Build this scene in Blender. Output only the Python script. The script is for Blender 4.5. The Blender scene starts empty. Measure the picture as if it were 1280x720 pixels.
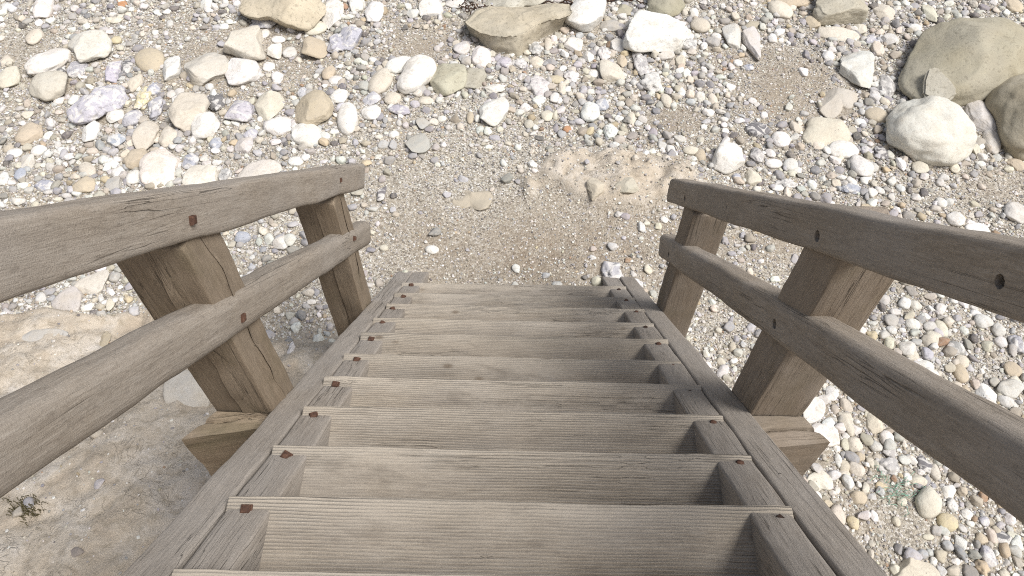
import bpy, bmesh, math, random
import numpy as np
from mathutils import Vector, Matrix
from mathutils.bvhtree import BVHTree

random.seed(7)
RNG = np.random.default_rng(11)
scene = bpy.context.scene
COL = scene.collection
R = math.radians

# ------------------------------------------------------------------ camera
PITCH, ROLL, YAW = 0.9538, 0.0113, -0.0064
F_PX = 960.0
CAM = np.array([-0.0003, 0.0, 0.9548])
_cy, _sy = math.cos(YAW), math.sin(YAW)
FWD = np.array([_sy * math.cos(PITCH), _cy * math.cos(PITCH), -math.sin(PITCH)])
_r0 = np.array([_cy, -_sy, 0.0])
_u0 = np.cross(_r0, FWD)
RGT = math.cos(ROLL) * _r0 + math.sin(ROLL) * _u0
UPV = -math.sin(ROLL) * _r0 + math.cos(ROLL) * _u0
cam_d = bpy.data.cameras.new('camera')
cam = bpy.data.objects.new('camera', cam_d)
COL.objects.link(cam)
M = Matrix(((RGT[0], UPV[0], -FWD[0], CAM[0]), (RGT[1], UPV[1], -FWD[1], CAM[1]),
            (RGT[2], UPV[2], -FWD[2], CAM[2]), (0, 0, 0, 1)))
cam.matrix_world = M
cam_d.sensor_width = 36
cam_d.lens = 36 * F_PX / 1280
cam_d.clip_end = 500
cam_d.clip_start = 0.02
scene.camera = cam


def ray(x, y):
    return FWD + (x - 640) / F_PX * RGT + (360 - y) / F_PX * UPV


def at_z(x, y, z):
    d = ray(x, y)
    return CAM + d * ((z - CAM[2]) / d[2])


def project(P):
    d = np.asarray(P) - CAM
    z = d @ FWD
    return 640 + F_PX * (d @ RGT) / z, 360 - F_PX * (d @ UPV) / z, z


# ------------------------------------------------------------------ noise
_perm = np.random.default_rng(3).random(65536)


def _h(ix, iy, iz):
    return _perm[(ix * 73856093 ^ iy * 19349663 ^ iz * 83492791) & 65535]


def vnoise(p):
    p = np.asarray(p, dtype=np.float64)
    i = np.floor(p).astype(np.int64)
    f = p - i
    f = f * f * (3 - 2 * f)
    x, y, z = i[:, 0], i[:, 1], i[:, 2]
    fx, fy, fz = f[:, 0], f[:, 1], f[:, 2]

    def l(a, b, t):
        return a + (b - a) * t
    v = l(l(l(_h(x, y, z), _h(x + 1, y, z), fx), l(_h(x, y + 1, z), _h(x + 1, y + 1, z), fx), fy),
          l(l(_h(x, y, z + 1), _h(x + 1, y, z + 1), fx), l(_h(x, y + 1, z + 1), _h(x + 1, y + 1, z + 1), fx), fy), fz)
    return v * 2 - 1


def fbm(p, octs=4, gain=0.5):
    p = np.asarray(p, dtype=np.float64)
    s = 0
    a = 1.0
    for k in range(octs):
        s = s + a * vnoise(p * (2.03 ** k) + 17.3 * k)
        a *= gain
    return s


def sstep(a, b, x):
    t = np.clip((x - a) / (b - a), 0, 1)
    return t * t * (3 - 2 * t)


# ------------------------------------------------------------------ terrain height
GZ = -2.36


def bank_mask(x, y):
    q = np.stack([x * 2.2, y * 2.2, 0 * x], -1)
    edge = 2.05 + 0.16 * fbm(q, 3) + 0.10 * np.sin(x * 2.1)
    m = sstep(0.0, 0.10, edge - y)
    return m * (1 - sstep(-0.95, -0.25, x + 0.12 * (y - 1.5)))


def crust_mask(x, y):
    q = np.stack([x * 4, y * 4, 0 * x + 5], -1)
    d = np.hypot((x - CRUST[0]) / 0.48, (y - CRUST[1]) / 0.24) + 0.30 * fbm(q, 3)
    return sstep(1.1, 0.7, d)


CRUST = at_z(764, 226, GZ)


def height(x, y):
    x = np.asarray(x, float)
    y = np.asarray(y, float)
    q = np.stack([x, y, 0 * x], -1)
    h = GZ + 0.030 * fbm(q * 0.9, 2) + 0.010 * fbm(q * 5 + 9, 3)
    # the beach climbs very slightly away from the stair foot
    h = h + 0.02 * sstep(3.0, 5.0, y)
    # crumbling chalk bank on the left of the stair
    m = bank_mask(x, y)
    ridge = np.abs(fbm(q * np.array([2.6, 3.4, 1]) + 4.2, 4))
    rough = 0.060 * fbm(q * 2.6 + 31, 5, 0.56) - 0.03 * np.clip(0.16 - ridge, 0, 1) + 0.005 * fbm(q * 26, 3)
    h = h + m * (0.055 + 0.42 * np.clip(2.05 - y, 0, 1.6) + rough)
    # crumbly chalk crust at the stair foot
    cr = crust_mask(x, y)
    h = h + cr * (0.05 + 0.036 * fbm(q * 7 + 3, 5, 0.62) + 0.05 * np.abs(fbm(q * 4.5 + 8, 3)))
    # cliff foot behind the viewer
    c = np.clip(0.35 - y, 0, 9)
    h = h + 0.75 * c * (1 + 0.10 * fbm(q * 1.2, 3)) * sstep(0, 0.6, c)
    return h


# ------------------------------------------------------------------ materials
def new_mat(name):
    m = bpy.data.materials.new(name)
    m.use_nodes = True
    nt = m.node_tree
    nt.nodes.clear()
    out = nt.nodes.new('ShaderNodeOutputMaterial')
    b = nt.nodes.new('ShaderNodeBsdfPrincipled')
    b.inputs['Roughness'].default_value = 0.85
    b.inputs['Specular IOR Level'].default_value = 0.25
    nt.links.new(b.outputs[0], out.inputs[0])
    return m, nt, b


class NT:
    def __init__(s, nt):
        s.nt = nt

    def n(s, typ, **kw):
        nd = s.nt.nodes.new(typ)
        for k, v in kw.items():
            setattr(nd, k, v)
        return nd

    def l(s, a, b):
        s.nt.links.new(a, b)

    def noise(s, vec, scale, detail=4, rough=0.55, dist=0.0):
        nd = s.n('ShaderNodeTexNoise')
        nd.inputs['Scale'].default_value = scale
        nd.inputs['Detail'].default_value = detail
        nd.inputs['Roughness'].default_value = rough
        nd.inputs['Distortion'].default_value = dist
        s.l(vec, nd.inputs['Vector'])
        return nd.outputs['Fac']

    def map(s, vec, scale=(1, 1, 1), loc=(0, 0, 0)):
        nd = s.n('ShaderNodeMapping')
        nd.inputs['Scale'].default_value = scale
        nd.inputs['Location'].default_value = loc
        s.l(vec, nd.inputs['Vector'])
        return nd.outputs[0]

    def ramp(s, fac, stops, interp='LINEAR'):
        nd = s.n('ShaderNodeValToRGB')
        cr = nd.color_ramp
        cr.interpolation = interp
        while len(cr.elements) < len(stops):
            cr.elements.new(0.5)
        for e, (p, c) in zip(cr.elements, stops):
            e.position = p
            e.color = (c, c, c, 1) if not hasattr(c, '__len__') else (*c[:3], 1)
        s.l(fac, nd.inputs[0])
        return nd.outputs[0]

    def mix(s, fac, a, b, mode='MIX'):
        nd = s.n('ShaderNodeMix', data_type='RGBA', blend_type=mode)
        for sock, v in ((nd.inputs[0], fac), (nd.inputs[6], a), (nd.inputs[7], b)):
            if hasattr(v, 'is_output'):
                s.l(v, sock)
            elif hasattr(v, '__len__'):
                sock.default_value = (*v[:3], 1)
            else:
                sock.default_value = v
        return nd.outputs[2]

    def math(s, op, a, b=0.0):
        nd = s.n('ShaderNodeMath', operation=op)
        for sock, v in ((nd.inputs[0], a), (nd.inputs[1], b)):
            if hasattr(v, 'is_output'):
                s.l(v, sock)
            else:
                sock.default_value = v
        return nd.outputs[0]

    def bump(s, h, strength, dist, normal=None):
        nd = s.n('ShaderNodeBump')
        nd.inputs['Strength'].default_value = strength
        nd.inputs['Distance'].default_value = dist
        s.l(h, nd.inputs['Height'])
        if normal is not None:
            s.l(normal, nd.inputs['Normal'])
        return nd.outputs[0]

    def obj_coord(s):
        """object coordinates shifted per object, so no two timbers or stones repeat"""
        tc = s.n('ShaderNodeTexCoord')
        oi = s.n('ShaderNodeObjectInfo')
        mul = s.math('MULTIPLY', oi.outputs['Random'], 37.0)
        add = s.n('ShaderNodeVectorMath', operation='ADD')
        s.l(tc.outputs['Object'], add.inputs[0])
        s.l(mul, add.inputs[1])
        return add.outputs[0], oi


def wood(name, dark, mid, light, mottled=0.0, ridges=False, grey=(0.30, 0.29, 0.28), greyfac=0.4, moss=None):
    m, nt, b = new_mat(name)
    g = NT(nt)
    v, oi = g.obj_coord()
    fine = g.noise(g.map(v, (16, 240, 240)), 1.0, 5, 0.7, 0.6)
    coarse = g.noise(g.map(v, (4.5, 40, 40)), 1.0, 5, 0.68, 0.9)
    grain = g.noise(v, 330, 3, 0.7)
    blotch = g.noise(g.map(v, (3.0, 6, 6)), 1.0, 4, 0.6)
    spots = g.noise(g.map(v, (60, 120, 120)), 1.0, 3, 0.6, 0.5)
    f = g.math('ADD', g.math('ADD', g.math('MULTIPLY', fine, 0.48), g.math('MULTIPLY', coarse, 0.27)), g.math('MULTIPLY', grain, 0.25))
    col = g.ramp(f, [(0.33, dark), (0.5, mid), (0.68, light)])
    col = g.mix(g.math('MULTIPLY', g.ramp(blotch, [(0.38, 0.0), (0.66, 1.0)]), greyfac), col, grey)
    # short dark flecks of weathered grain
    fl = g.ramp(spots, [(0.55 if mottled else 0.62, 0.0), (0.68 if mottled else 0.74, 1.0)])
    col = g.mix(g.math('MULTIPLY', fl, 0.16 + 0.18 * mottled), col, tuple(c * 0.6 for c in dark))
    # large darker water stains
    big = g.noise(g.map(v, (1.3, 4, 4), (3, 1, 7)), 1.0, 3, 0.5)
    col = g.mix(g.ramp(big, [(0.52, 0.0), (0.74, 0.45)]), col, tuple(c * 0.62 for c in mid))
    # hairline drying cracks that follow the grain
    ck = g.noise(g.map(v, (1.1, 55, 55), (9, 2, 4)), 1.0, 2, 0.5, 0.8)
    crack = g.ramp(g.math('ABSOLUTE', g.math('SUBTRACT', ck, 0.5)), [(0.0, 1.0), (0.012, 0.0)])
    cmask = g.ramp(g.noise(g.map(v, (2, 9, 9), (5, 5, 1)), 1.0, 2), [(0.50, 0.0), (0.60, 1.0)])
    crack = g.math('MULTIPLY', crack, cmask)
    col = g.mix(g.math('MULTIPLY', crack, 0.6), col, (0.035, 0.03, 0.025))
    h = g.math('ADD', g.math('ADD', g.math('MULTIPLY', fine, 0.6), g.math('MULTIPLY', coarse, 0.5)), g.math('MULTIPLY', grain, 0.35))
    h = g.math('SUBTRACT', h, g.math('MULTIPLY', crack, 0.8))
    if ridges:
        w = g.n('ShaderNodeTexWave', wave_type='BANDS', bands_direction='Y', wave_profile='SIN')
        w.inputs['Scale'].default_value = 46
        w.inputs['Distortion'].default_value = 3.2
        w.inputs['Detail'].default_value = 3
        w.inputs['Detail Scale'].default_value = 0.9
        g.l(g.map(v, (0.16, 1, 0.16)), w.inputs['Vector'])
        rf = w.outputs['Fac']
        wear = g.ramp(g.noise(g.map(v, (3, 7, 7), (2, 8, 1)), 1.0, 3), [(0.35, 0.25), (0.65, 1.0)])
        col = g.mix(g.math('MULTIPLY', g.ramp(rf, [(0.0, 0.45), (0.36, 0.0)]), wear), col, tuple(c * 0.42 for c in mid))
        h = g.math('ADD', h, g.math('MULTIPLY', g.math('MULTIPLY', rf, wear), 1.0))
        # front edge painted paler as if catching more light; trodden-in dirt in patches
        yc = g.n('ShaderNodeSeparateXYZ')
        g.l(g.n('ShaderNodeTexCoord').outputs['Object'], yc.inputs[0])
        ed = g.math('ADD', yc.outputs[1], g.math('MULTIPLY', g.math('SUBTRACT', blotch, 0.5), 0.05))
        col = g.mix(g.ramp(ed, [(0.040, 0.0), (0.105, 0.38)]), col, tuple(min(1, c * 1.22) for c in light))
        stn = g.noise(g.map(v, (5, 14, 14), (7, 1, 3)), 1.0, 4, 0.65)
        col = g.mix(g.ramp(stn, [(0.56, 0.0), (0.72, 0.5)]), col, tuple(c * 0.7 for c in dark))
        kn = g.n('ShaderNodeTexVoronoi')
        kn.inputs['Scale'].default_value = 1.0
        g.l(g.map(v, (5, 9, 9), (3, 3, 3)), kn.inputs['Vector'])
        col = g.mix(g.ramp(kn.outputs['Distance'], [(0.05, 0.6), (0.11, 0.0)]), col, (0.12, 0.085, 0.055))
    if moss:
        mo = g.noise(g.map(v, (4, 7, 7), (1, 1, 9)), 1.0, 4, 0.6)
        col = g.mix(g.ramp(mo, [(0.50, 0.0), (0.72, 0.6)]), col, moss)
    # tone differs a little from one timber to the next
    tone = g.math('ADD', g.math('MULTIPLY', oi.outputs['Random'], 0.22), 0.89)
    hs = g.n('ShaderNodeHueSaturation')
    g.l(tone, hs.inputs['Value'])
    g.l(col, hs.inputs['Color'])
    g.l(hs.outputs[0], b.inputs['Base Color'])
    g.l(g.bump(h, 0.8, 0.004), b.inputs['Normal'])
    b.inputs['Roughness'].default_value = 0.88
    b.inputs['Specular IOR Level'].default_value = 0.18
    return m


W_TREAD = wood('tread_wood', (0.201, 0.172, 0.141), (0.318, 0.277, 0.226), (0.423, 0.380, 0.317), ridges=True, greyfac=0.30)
W_GREY = wood('grey_oak', (0.192, 0.167, 0.141), (0.321, 0.286, 0.247), (0.457, 0.414, 0.364), grey=(0.362, 0.336, 0.307), greyfac=0.55)
W_RAIL_L = wood('pale_rail_wood', (0.227, 0.189, 0.154), (0.353, 0.306, 0.252), (0.479, 0.432, 0.373), mottled=0.7, greyfac=0.35, grey=(0.426, 0.399, 0.369))
W_RAIL_R = wood('brown_rail_wood', (0.184, 0.155, 0.123), (0.305, 0.262, 0.213), (0.426, 0.382, 0.327), mottled=0.45, greyfac=0.40, grey=(0.333, 0.316, 0.302))
W_POST = wood('post_wood', (0.164, 0.129, 0.098), (0.262, 0.214, 0.165), (0.355, 0.300, 0.239), greyfac=0.25, moss=(0.164, 0.136, 0.092))
W_POST_L = wood('mossy_shaded_post_wood', (0.156, 0.120, 0.085), (0.244, 0.193, 0.140), (0.351, 0.286, 0.213), greyfac=0.2, moss=(0.114, 0.097, 0.055), grey=(0.338, 0.293, 0.243))  # moss tint, plus wood painted darker for shade on the left posts


def mat_rust(name, c0, c1):
    m, nt, b = new_mat(name)
    g = NT(nt)
    v, oi = g.obj_coord()
    f = g.noise(v, 120, 4, 0.6)
    g.l(g.ramp(f, [(0.3, c0), (0.7, c1)]), b.inputs['Base Color'])
    g.l(g.bump(f, 0.6, 0.002), b.inputs['Normal'])
    b.inputs['Roughness'].default_value = 0.8
    return m


RUST = mat_rust('rust', (0.043, 0.024, 0.018), (0.131, 0.070, 0.047))
RUST_DARK = mat_rust('dark_rust', (0.018, 0.013, 0.011), (0.07, 0.04, 0.028))


def mat_stone(name, kind):
    m, nt, b = new_mat(name)
    g = NT(nt)
    v, oi = g.obj_coord()
    base = oi.outputs['Color']
    n1 = g.noise(v, 9, 5, 0.6)
    n2 = g.noise(v, 45, 4, 0.6)
    if kind == 'chalk':
        col = g.mix(g.ramp(n1, [(0.40, 0.0), (0.72, 0.55)]), base, (0.50, 0.44, 0.35))
        col = g.mix(g.ramp(n2, [(0.36, 0.35), (0.46, 0.0)]), col, (0.40, 0.36, 0.30))
        vo = g.n('ShaderNodeTexVoronoi')
        vo.inputs['Scale'].default_value = 34
        g.l(v, vo.inputs['Vector'])
        pit = g.ramp(vo.outputs['Distance'], [(0.05, 1.0), (0.13, 0.0)])
        pm = g.ramp(g.noise(v, 14, 2), [(0.55, 0.0), (0.62, 1.0)])
        pit = g.math('MULTIPLY', pit, pm)
        col = g.mix(g.math('MULTIPLY', pit, 0.55), col, (0.16, 0.13, 0.10))
        h = g.math('SUBTRACT', g.math('ADD', n2, n1), g.math('MULTIPLY', pit, 1.2))
        bs, bd = 0.5, 0.008
    elif kind == 'flint':
        n3 = g.noise(v, 16, 4, 0.55, 1.2)
        col = g.mix(g.ramp(n3, [(0.49, 0.0), (0.56, 0.8)]), base, (0.66, 0.64, 0.61))
        col = g.mix(g.ramp(n2, [(0.34, 0.5), (0.44, 0.0)]), col, (0.10, 0.10, 0.12))
        h = g.math('ADD', n3, n2)
        bs, bd = 0.5, 0.008
        b.inputs['Roughness'].default_value = 0.6
    else:                                       # sandstone boulders
        col = g.mix(g.ramp(n1, [(0.36, 0.0), (0.70, 0.5)]), base, (0.30, 0.26, 0.18))
        big = g.noise(v, 2.6, 3, 0.55)
        col = g.mix(g.ramp(big, [(0.40, 0.0), (0.65, 0.5)]), col, (0.40, 0.38, 0.32))
        col = g.mix(g.ramp(n2, [(0.34, 0.45), (0.45, 0.0)]), col, (0.17, 0.15, 0.11))
        h = g.math('ADD', n1, n2)
        bs, bd = 0.5, 0.008
    fine = g.noise(v, 190, 3, 0.7)
    col = g.mix(g.ramp(fine, [(0.35, 0.25), (0.5, 0.0)]), col, (0.30, 0.27, 0.23))
    h = g.math('ADD', h, g.math('MULTIPLY', fine, 0.25))
    g.l(col, b.inputs['Base Color'])
    g.l(g.bump(h, bs, bd), b.inputs['Normal'])
    return m


S_CHALK = mat_stone('chalk_stone', 'chalk')
S_FLINT = mat_stone('flint_stone', 'flint')
S_SAND = mat_stone('sandstone', 'sand')


def mat_pebbles():
    m, nt, b = new_mat('pebble_mix')
    g = NT(nt)
    at = g.n('ShaderNodeAttribute', attribute_name='tint')
    tc = g.n('ShaderNodeTexCoord')
    n1 = g.noise(tc.outputs['Object'], 70, 4, 0.6)
    n2 = g.noise(tc.outputs['Object'], 260, 2, 0.6)
    col = g.mix(g.ramp(n1, [(0.42, 0.0), (0.70, 0.5)]), at.outputs['Color'], (0.42, 0.37, 0.31))
    g.l(g.mix(g.ramp(n2, [(0.36, 0.3), (0.5, 0.0)]), col, (0.2, 0.18, 0.16)), b.inputs['Base Color'])
    g.l(g.bump(n1, 0.4, 0.005), b.inputs['Normal'])
    return m


def mat_ground():
    m, nt, b = new_mat('beach_ground')
    g = NT(nt)
    tc = g.n('ShaderNodeTexCoord')
    v = tc.outputs['Object']
    mask = g.n('ShaderNodeAttribute', attribute_name='chalk').outputs['Fac']
    # coarse sand and shell grit
    vo = g.n('ShaderNodeTexVoronoi')
    vo.inputs['Scale'].default_value = 120
    g.l(v, vo.inputs['Vector'])
    sep = g.n('ShaderNodeSeparateColor')
    g.l(vo.outputs['Color'], sep.inputs[0])
    grit = g.ramp(sep.outputs[0], [(0.0, (0.13, 0.118, 0.105)), (0.25, (0.33, 0.30, 0.25)), (0.5, (0.45, 0.413, 0.345)),
                                   (0.8, (0.53, 0.50, 0.44)), (1.0, (0.72, 0.70, 0.66))])
    earth = g.n('ShaderNodeAttribute', attribute_name='earth').outputs['Fac']
    soil = g.noise(v, 1.7, 4, 0.6)
    grit = g.mix(g.ramp(soil, [(0.45, 0.0), (0.66, 0.6)]), grit, (0.37, 0.32, 0.25))
    eb = g.math('MULTIPLY', earth, g.ramp(g.noise(v, 9, 5, 0.65), [(0.30, 0.35), (0.62, 1.0)]))
    grit = g.mix(g.math('MULTIPLY', eb, 0.85), grit, g.ramp(sep.outputs[1], [(0.0, (0.19, 0.145, 0.105)), (0.6, (0.31, 0.25, 0.185)), (1.0, (0.43, 0.37, 0.29))]))
    fine = g.noise(v, 300, 3, 0.7)
    grit = g.mix(g.ramp(fine, [(0.35, 0.5), (0.52, 0.0)]), grit, (0.15, 0.12, 0.095))
    # chalky clay
    c1 = g.noise(v, 5, 6, 0.62, 0.6)
    c2 = g.noise(v, 32, 5, 0.65)
    ch = g.ramp(c1, [(0.32, (0.456, 0.385, 0.303)), (0.47, (0.530, 0.464, 0.378)), (0.60, (0.582, 0.527, 0.454)), (0.75, (0.644, 0.601, 0.550))])
    c3 = g.noise(v, 210, 3, 0.7)
    ch = g.mix(g.ramp(c3, [(0.38, 0.45), (0.52, 0.0)]), ch, (0.27, 0.235, 0.18))
    ch = g.mix(g.ramp(c2, [(0.36, 0.5), (0.5, 0.0)]), ch, (0.30, 0.255, 0.19))
    olive = g.noise(g.map(v, (1, 1, 1), (4, 2, 0)), 1.9, 3, 0.6)
    ch = g.mix(g.ramp(olive, [(0.58, 0.0), (0.74, 0.3)]), ch, (0.27, 0.235, 0.165))
    rk = g.noise(v, 7.5, 4, 0.6, 1.5)
    ck = g.ramp(g.math('ABSOLUTE', g.math('SUBTRACT', rk, 0.5)), [(0.0, 1.0), (0.018, 0.0)])
    ckm = g.ramp(g.noise(g.map(v, (1, 1, 1), (8, 8, 2)), 4.5, 3), [(0.50, 0.0), (0.58, 1.0)])
    ck = g.math('MULTIPLY', ck, ckm)
    ch = g.mix(g.math('MULTIPLY', ck, 0.22), ch, (0.20, 0.17, 0.13))
    g.l(g.mix(mask, grit, ch), b.inputs['Base Color'])
    hg = g.math('ADD', g.math('MULTIPLY', vo.outputs['Distance'], -0.9), g.math('MULTIPLY', fine, 0.6))
    hc = g.math('SUBTRACT', g.math('ADD', g.math('ADD', g.math('MULTIPLY', c1, 1.6), c2), g.math('MULTIPLY', c3, 0.5)), g.math('MULTIPLY', ck, 0.6))
    b1 = g.bump(hg, 0.8, 0.006)
    b2 = g.bump(hc, 0.6, 0.014)
    mx = g.n('ShaderNodeMix', data_type='VECTOR')
    g.l(mask, mx.inputs[0])
    g.l(b1, mx.inputs[4])
    g.l(b2, mx.inputs[5])
    g.l(mx.outputs[1], b.inputs['Normal'])
    b.inputs['Roughness'].default_value = 0.95
    b.inputs['Specular IOR Level'].default_value = 0.1
    return m


# ------------------------------------------------------------------ object helpers
def mesh_obj(name, verts, faces, mat, parent=None, smooth=True):
    me = bpy.data.meshes.new(name)
    verts = np.asarray(verts, dtype=np.float32)
    if isinstance(faces, np.ndarray):
        n, k = faces.shape
        me.vertices.add(len(verts))
        me.vertices.foreach_set('co', verts.ravel())
        me.loops.add(n * k)
        me.loops.foreach_set('vertex_index', faces.astype(np.int32).ravel())
        me.polygons.add(n)
        me.polygons.foreach_set('loop_start', np.arange(0, n * k, k, dtype=np.int32))
        me.update(calc_edges=True)
    else:
        me.from_pydata([tuple(map(float, v)) for v in verts], [], faces)
    me.polygons.foreach_set('use_smooth', np.full(len(me.polygons), smooth))
    me.materials.append(mat)
    me.update()
    o = bpy.data.objects.new(name, me)
    COL.objects.link(o)
    if parent is not None:
        o.parent = parent
    return o


def tag(o, label, cat, group=None):
    o['label'] = label
    o['category'] = cat
    if group:
        o['group'] = group
    return o


def empty(name, loc):
    o = bpy.data.objects.new(name, None)
    o.empty_display_size = 0.2
    o.location = loc
    COL.objects.link(o)
    return o


# ------------------------------------------------------------------ ground sheet
def axis(lo, hi, step, far):
    core = np.arange(lo, hi + step / 2, step)
    ext = []
    d, s = 0.0, step
    while d < far:
        s *= 1.22
        d += s
        ext.append(d)
    ext = np.array(ext)
    return np.concatenate([(lo - ext)[::-1], core, hi + ext])


gx = axis(-4.3, 4.3, 0.018, 130)
gy = axis(-0.3, 5.5, 0.018, 130)
XX, YY = np.meshgrid(gx, gy)
hz = height(XX.ravel(), YY.ravel())
gv = np.stack([XX.ravel(), YY.ravel(), hz], -1)
nx, ny = len(gx), len(gy)
ii = np.arange(nx * ny).reshape(ny, nx)
gf = np.stack([ii[:-1, :-1].ravel(), ii[:-1, 1:].ravel(), ii[1:, 1:].ravel(), ii[1:, :-1].ravel()], -1)
ground = mesh_obj('ground', gv, gf, mat_ground())
ground['kind'] = 'structure'
cm = bank_mask(XX.ravel(), YY.ravel())
cm = np.maximum(cm, sstep(0.5, 0.1, YY.ravel()))
cm = np.maximum(cm, 0.95 * crust_mask(XX.ravel(), YY.ravel()))
att = ground.data.attributes.new('chalk', 'FLOAT', 'POINT')
att.data.foreach_set('value', cm.astype(np.float32))

EARTH = [(690, 320, 150, 50, 1.0), (560, 310, 90, 40, 0.7), (760, 290, 90, 50, 0.7), (985, 110, 75, 50, 0.75), (845, 155, 50, 22, 0.8), (320, 60, 110, 42, 0.5), (520, 65, 50, 26, 0.6), (1000, 290, 60, 40, 0.5), (1250, 235, 60, 28, 0.5)]


def earth_mask(px, py):
    m = 0 * px
    for a, b, c, d, k in EARTH:
        m = np.maximum(m, k * np.exp(-(((px - a) / c) ** 2 + ((py - b) / d) ** 2) * 0.8))
    return m


_vis = (YY.ravel() > 0.3) & (YY.ravel() < 6)
em = np.zeros(len(gv))
_p = project(gv[_vis])
em[_vis] = earth_mask(_p[0], _p[1])
att = ground.data.attributes.new('earth', 'FLOAT', 'POINT')
att.data.foreach_set('value', em.astype(np.float32))

# ------------------------------------------------------------------ timbers
TH = 0.7638
RISE, GOING = 0.17837, 0.18623
S0Y, S0Z = 0.52732, -0.50506          # nose of the tread counted as 0
CT, ST = math.cos(TH), math.sin(TH)
TAN = math.tan(TH)


def section(w, h, r, cracks, k=3):
    """rounded rectangle in (y,z); returns points, and for each crack the index of its 3 points"""
    pts, idx = [], []
    corners = [(w / 2 - r, -h / 2 + r, -90), (w / 2 - r, h / 2 - r, 0), (-w / 2 + r, h / 2 - r, 90), (-w / 2 + r, -h / 2 + r, 180)]
    sides = ['right', 'top', 'left', 'bottom']
    for c, (cx, cz, a0) in enumerate(corners):
        for j in range(k + 1):
            a = R(a0 + 90 * j / k)
            pts.append((cx + r * math.cos(a), cz + r * math.sin(a)))
        nxt = corners[(c + 1) % 4]
        a1 = R(a0 + 90)
        p0 = (cx + r * math.cos(a1), cz + r * math.sin(a1))
        a2 = R(nxt[2])
        p1 = (nxt[0] + r * math.cos(a2), nxt[1] + r * math.sin(a2))
        side = sides[(c + 1) % 4]
        nsub = 6
        fr = [(j / nsub, None) for j in range(1, nsub)]
        for q in cracks:
            if q['side'] == side:
                fr = [t for t in fr if abs(t[0] - q['at']) > 0.12]
                for d in (-1, 0, 1):
                    fr.append((q['at'] + d * 0.001, (q, d)))
        fr.sort(key=lambda t: t[0])
        for t, tagq in fr:
            pts.append((p0[0] + (p1[0] - p0[0]) * t, p0[1] + (p1[1] - p0[1]) * t))
            if tagq:
                nrm = {'right': (1, 0), 'top': (0, 1), 'left': (-1, 0), 'bottom': (0, -1)}[side]
                tan = {'right': (0, 1), 'top': (-1, 0), 'left': (0, -1), 'bottom': (1, 0)}[side]
                idx.append((len(pts) - 1, tagq[0], tagq[1], nrm, tan))
    return np.array(pts), idx


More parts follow.
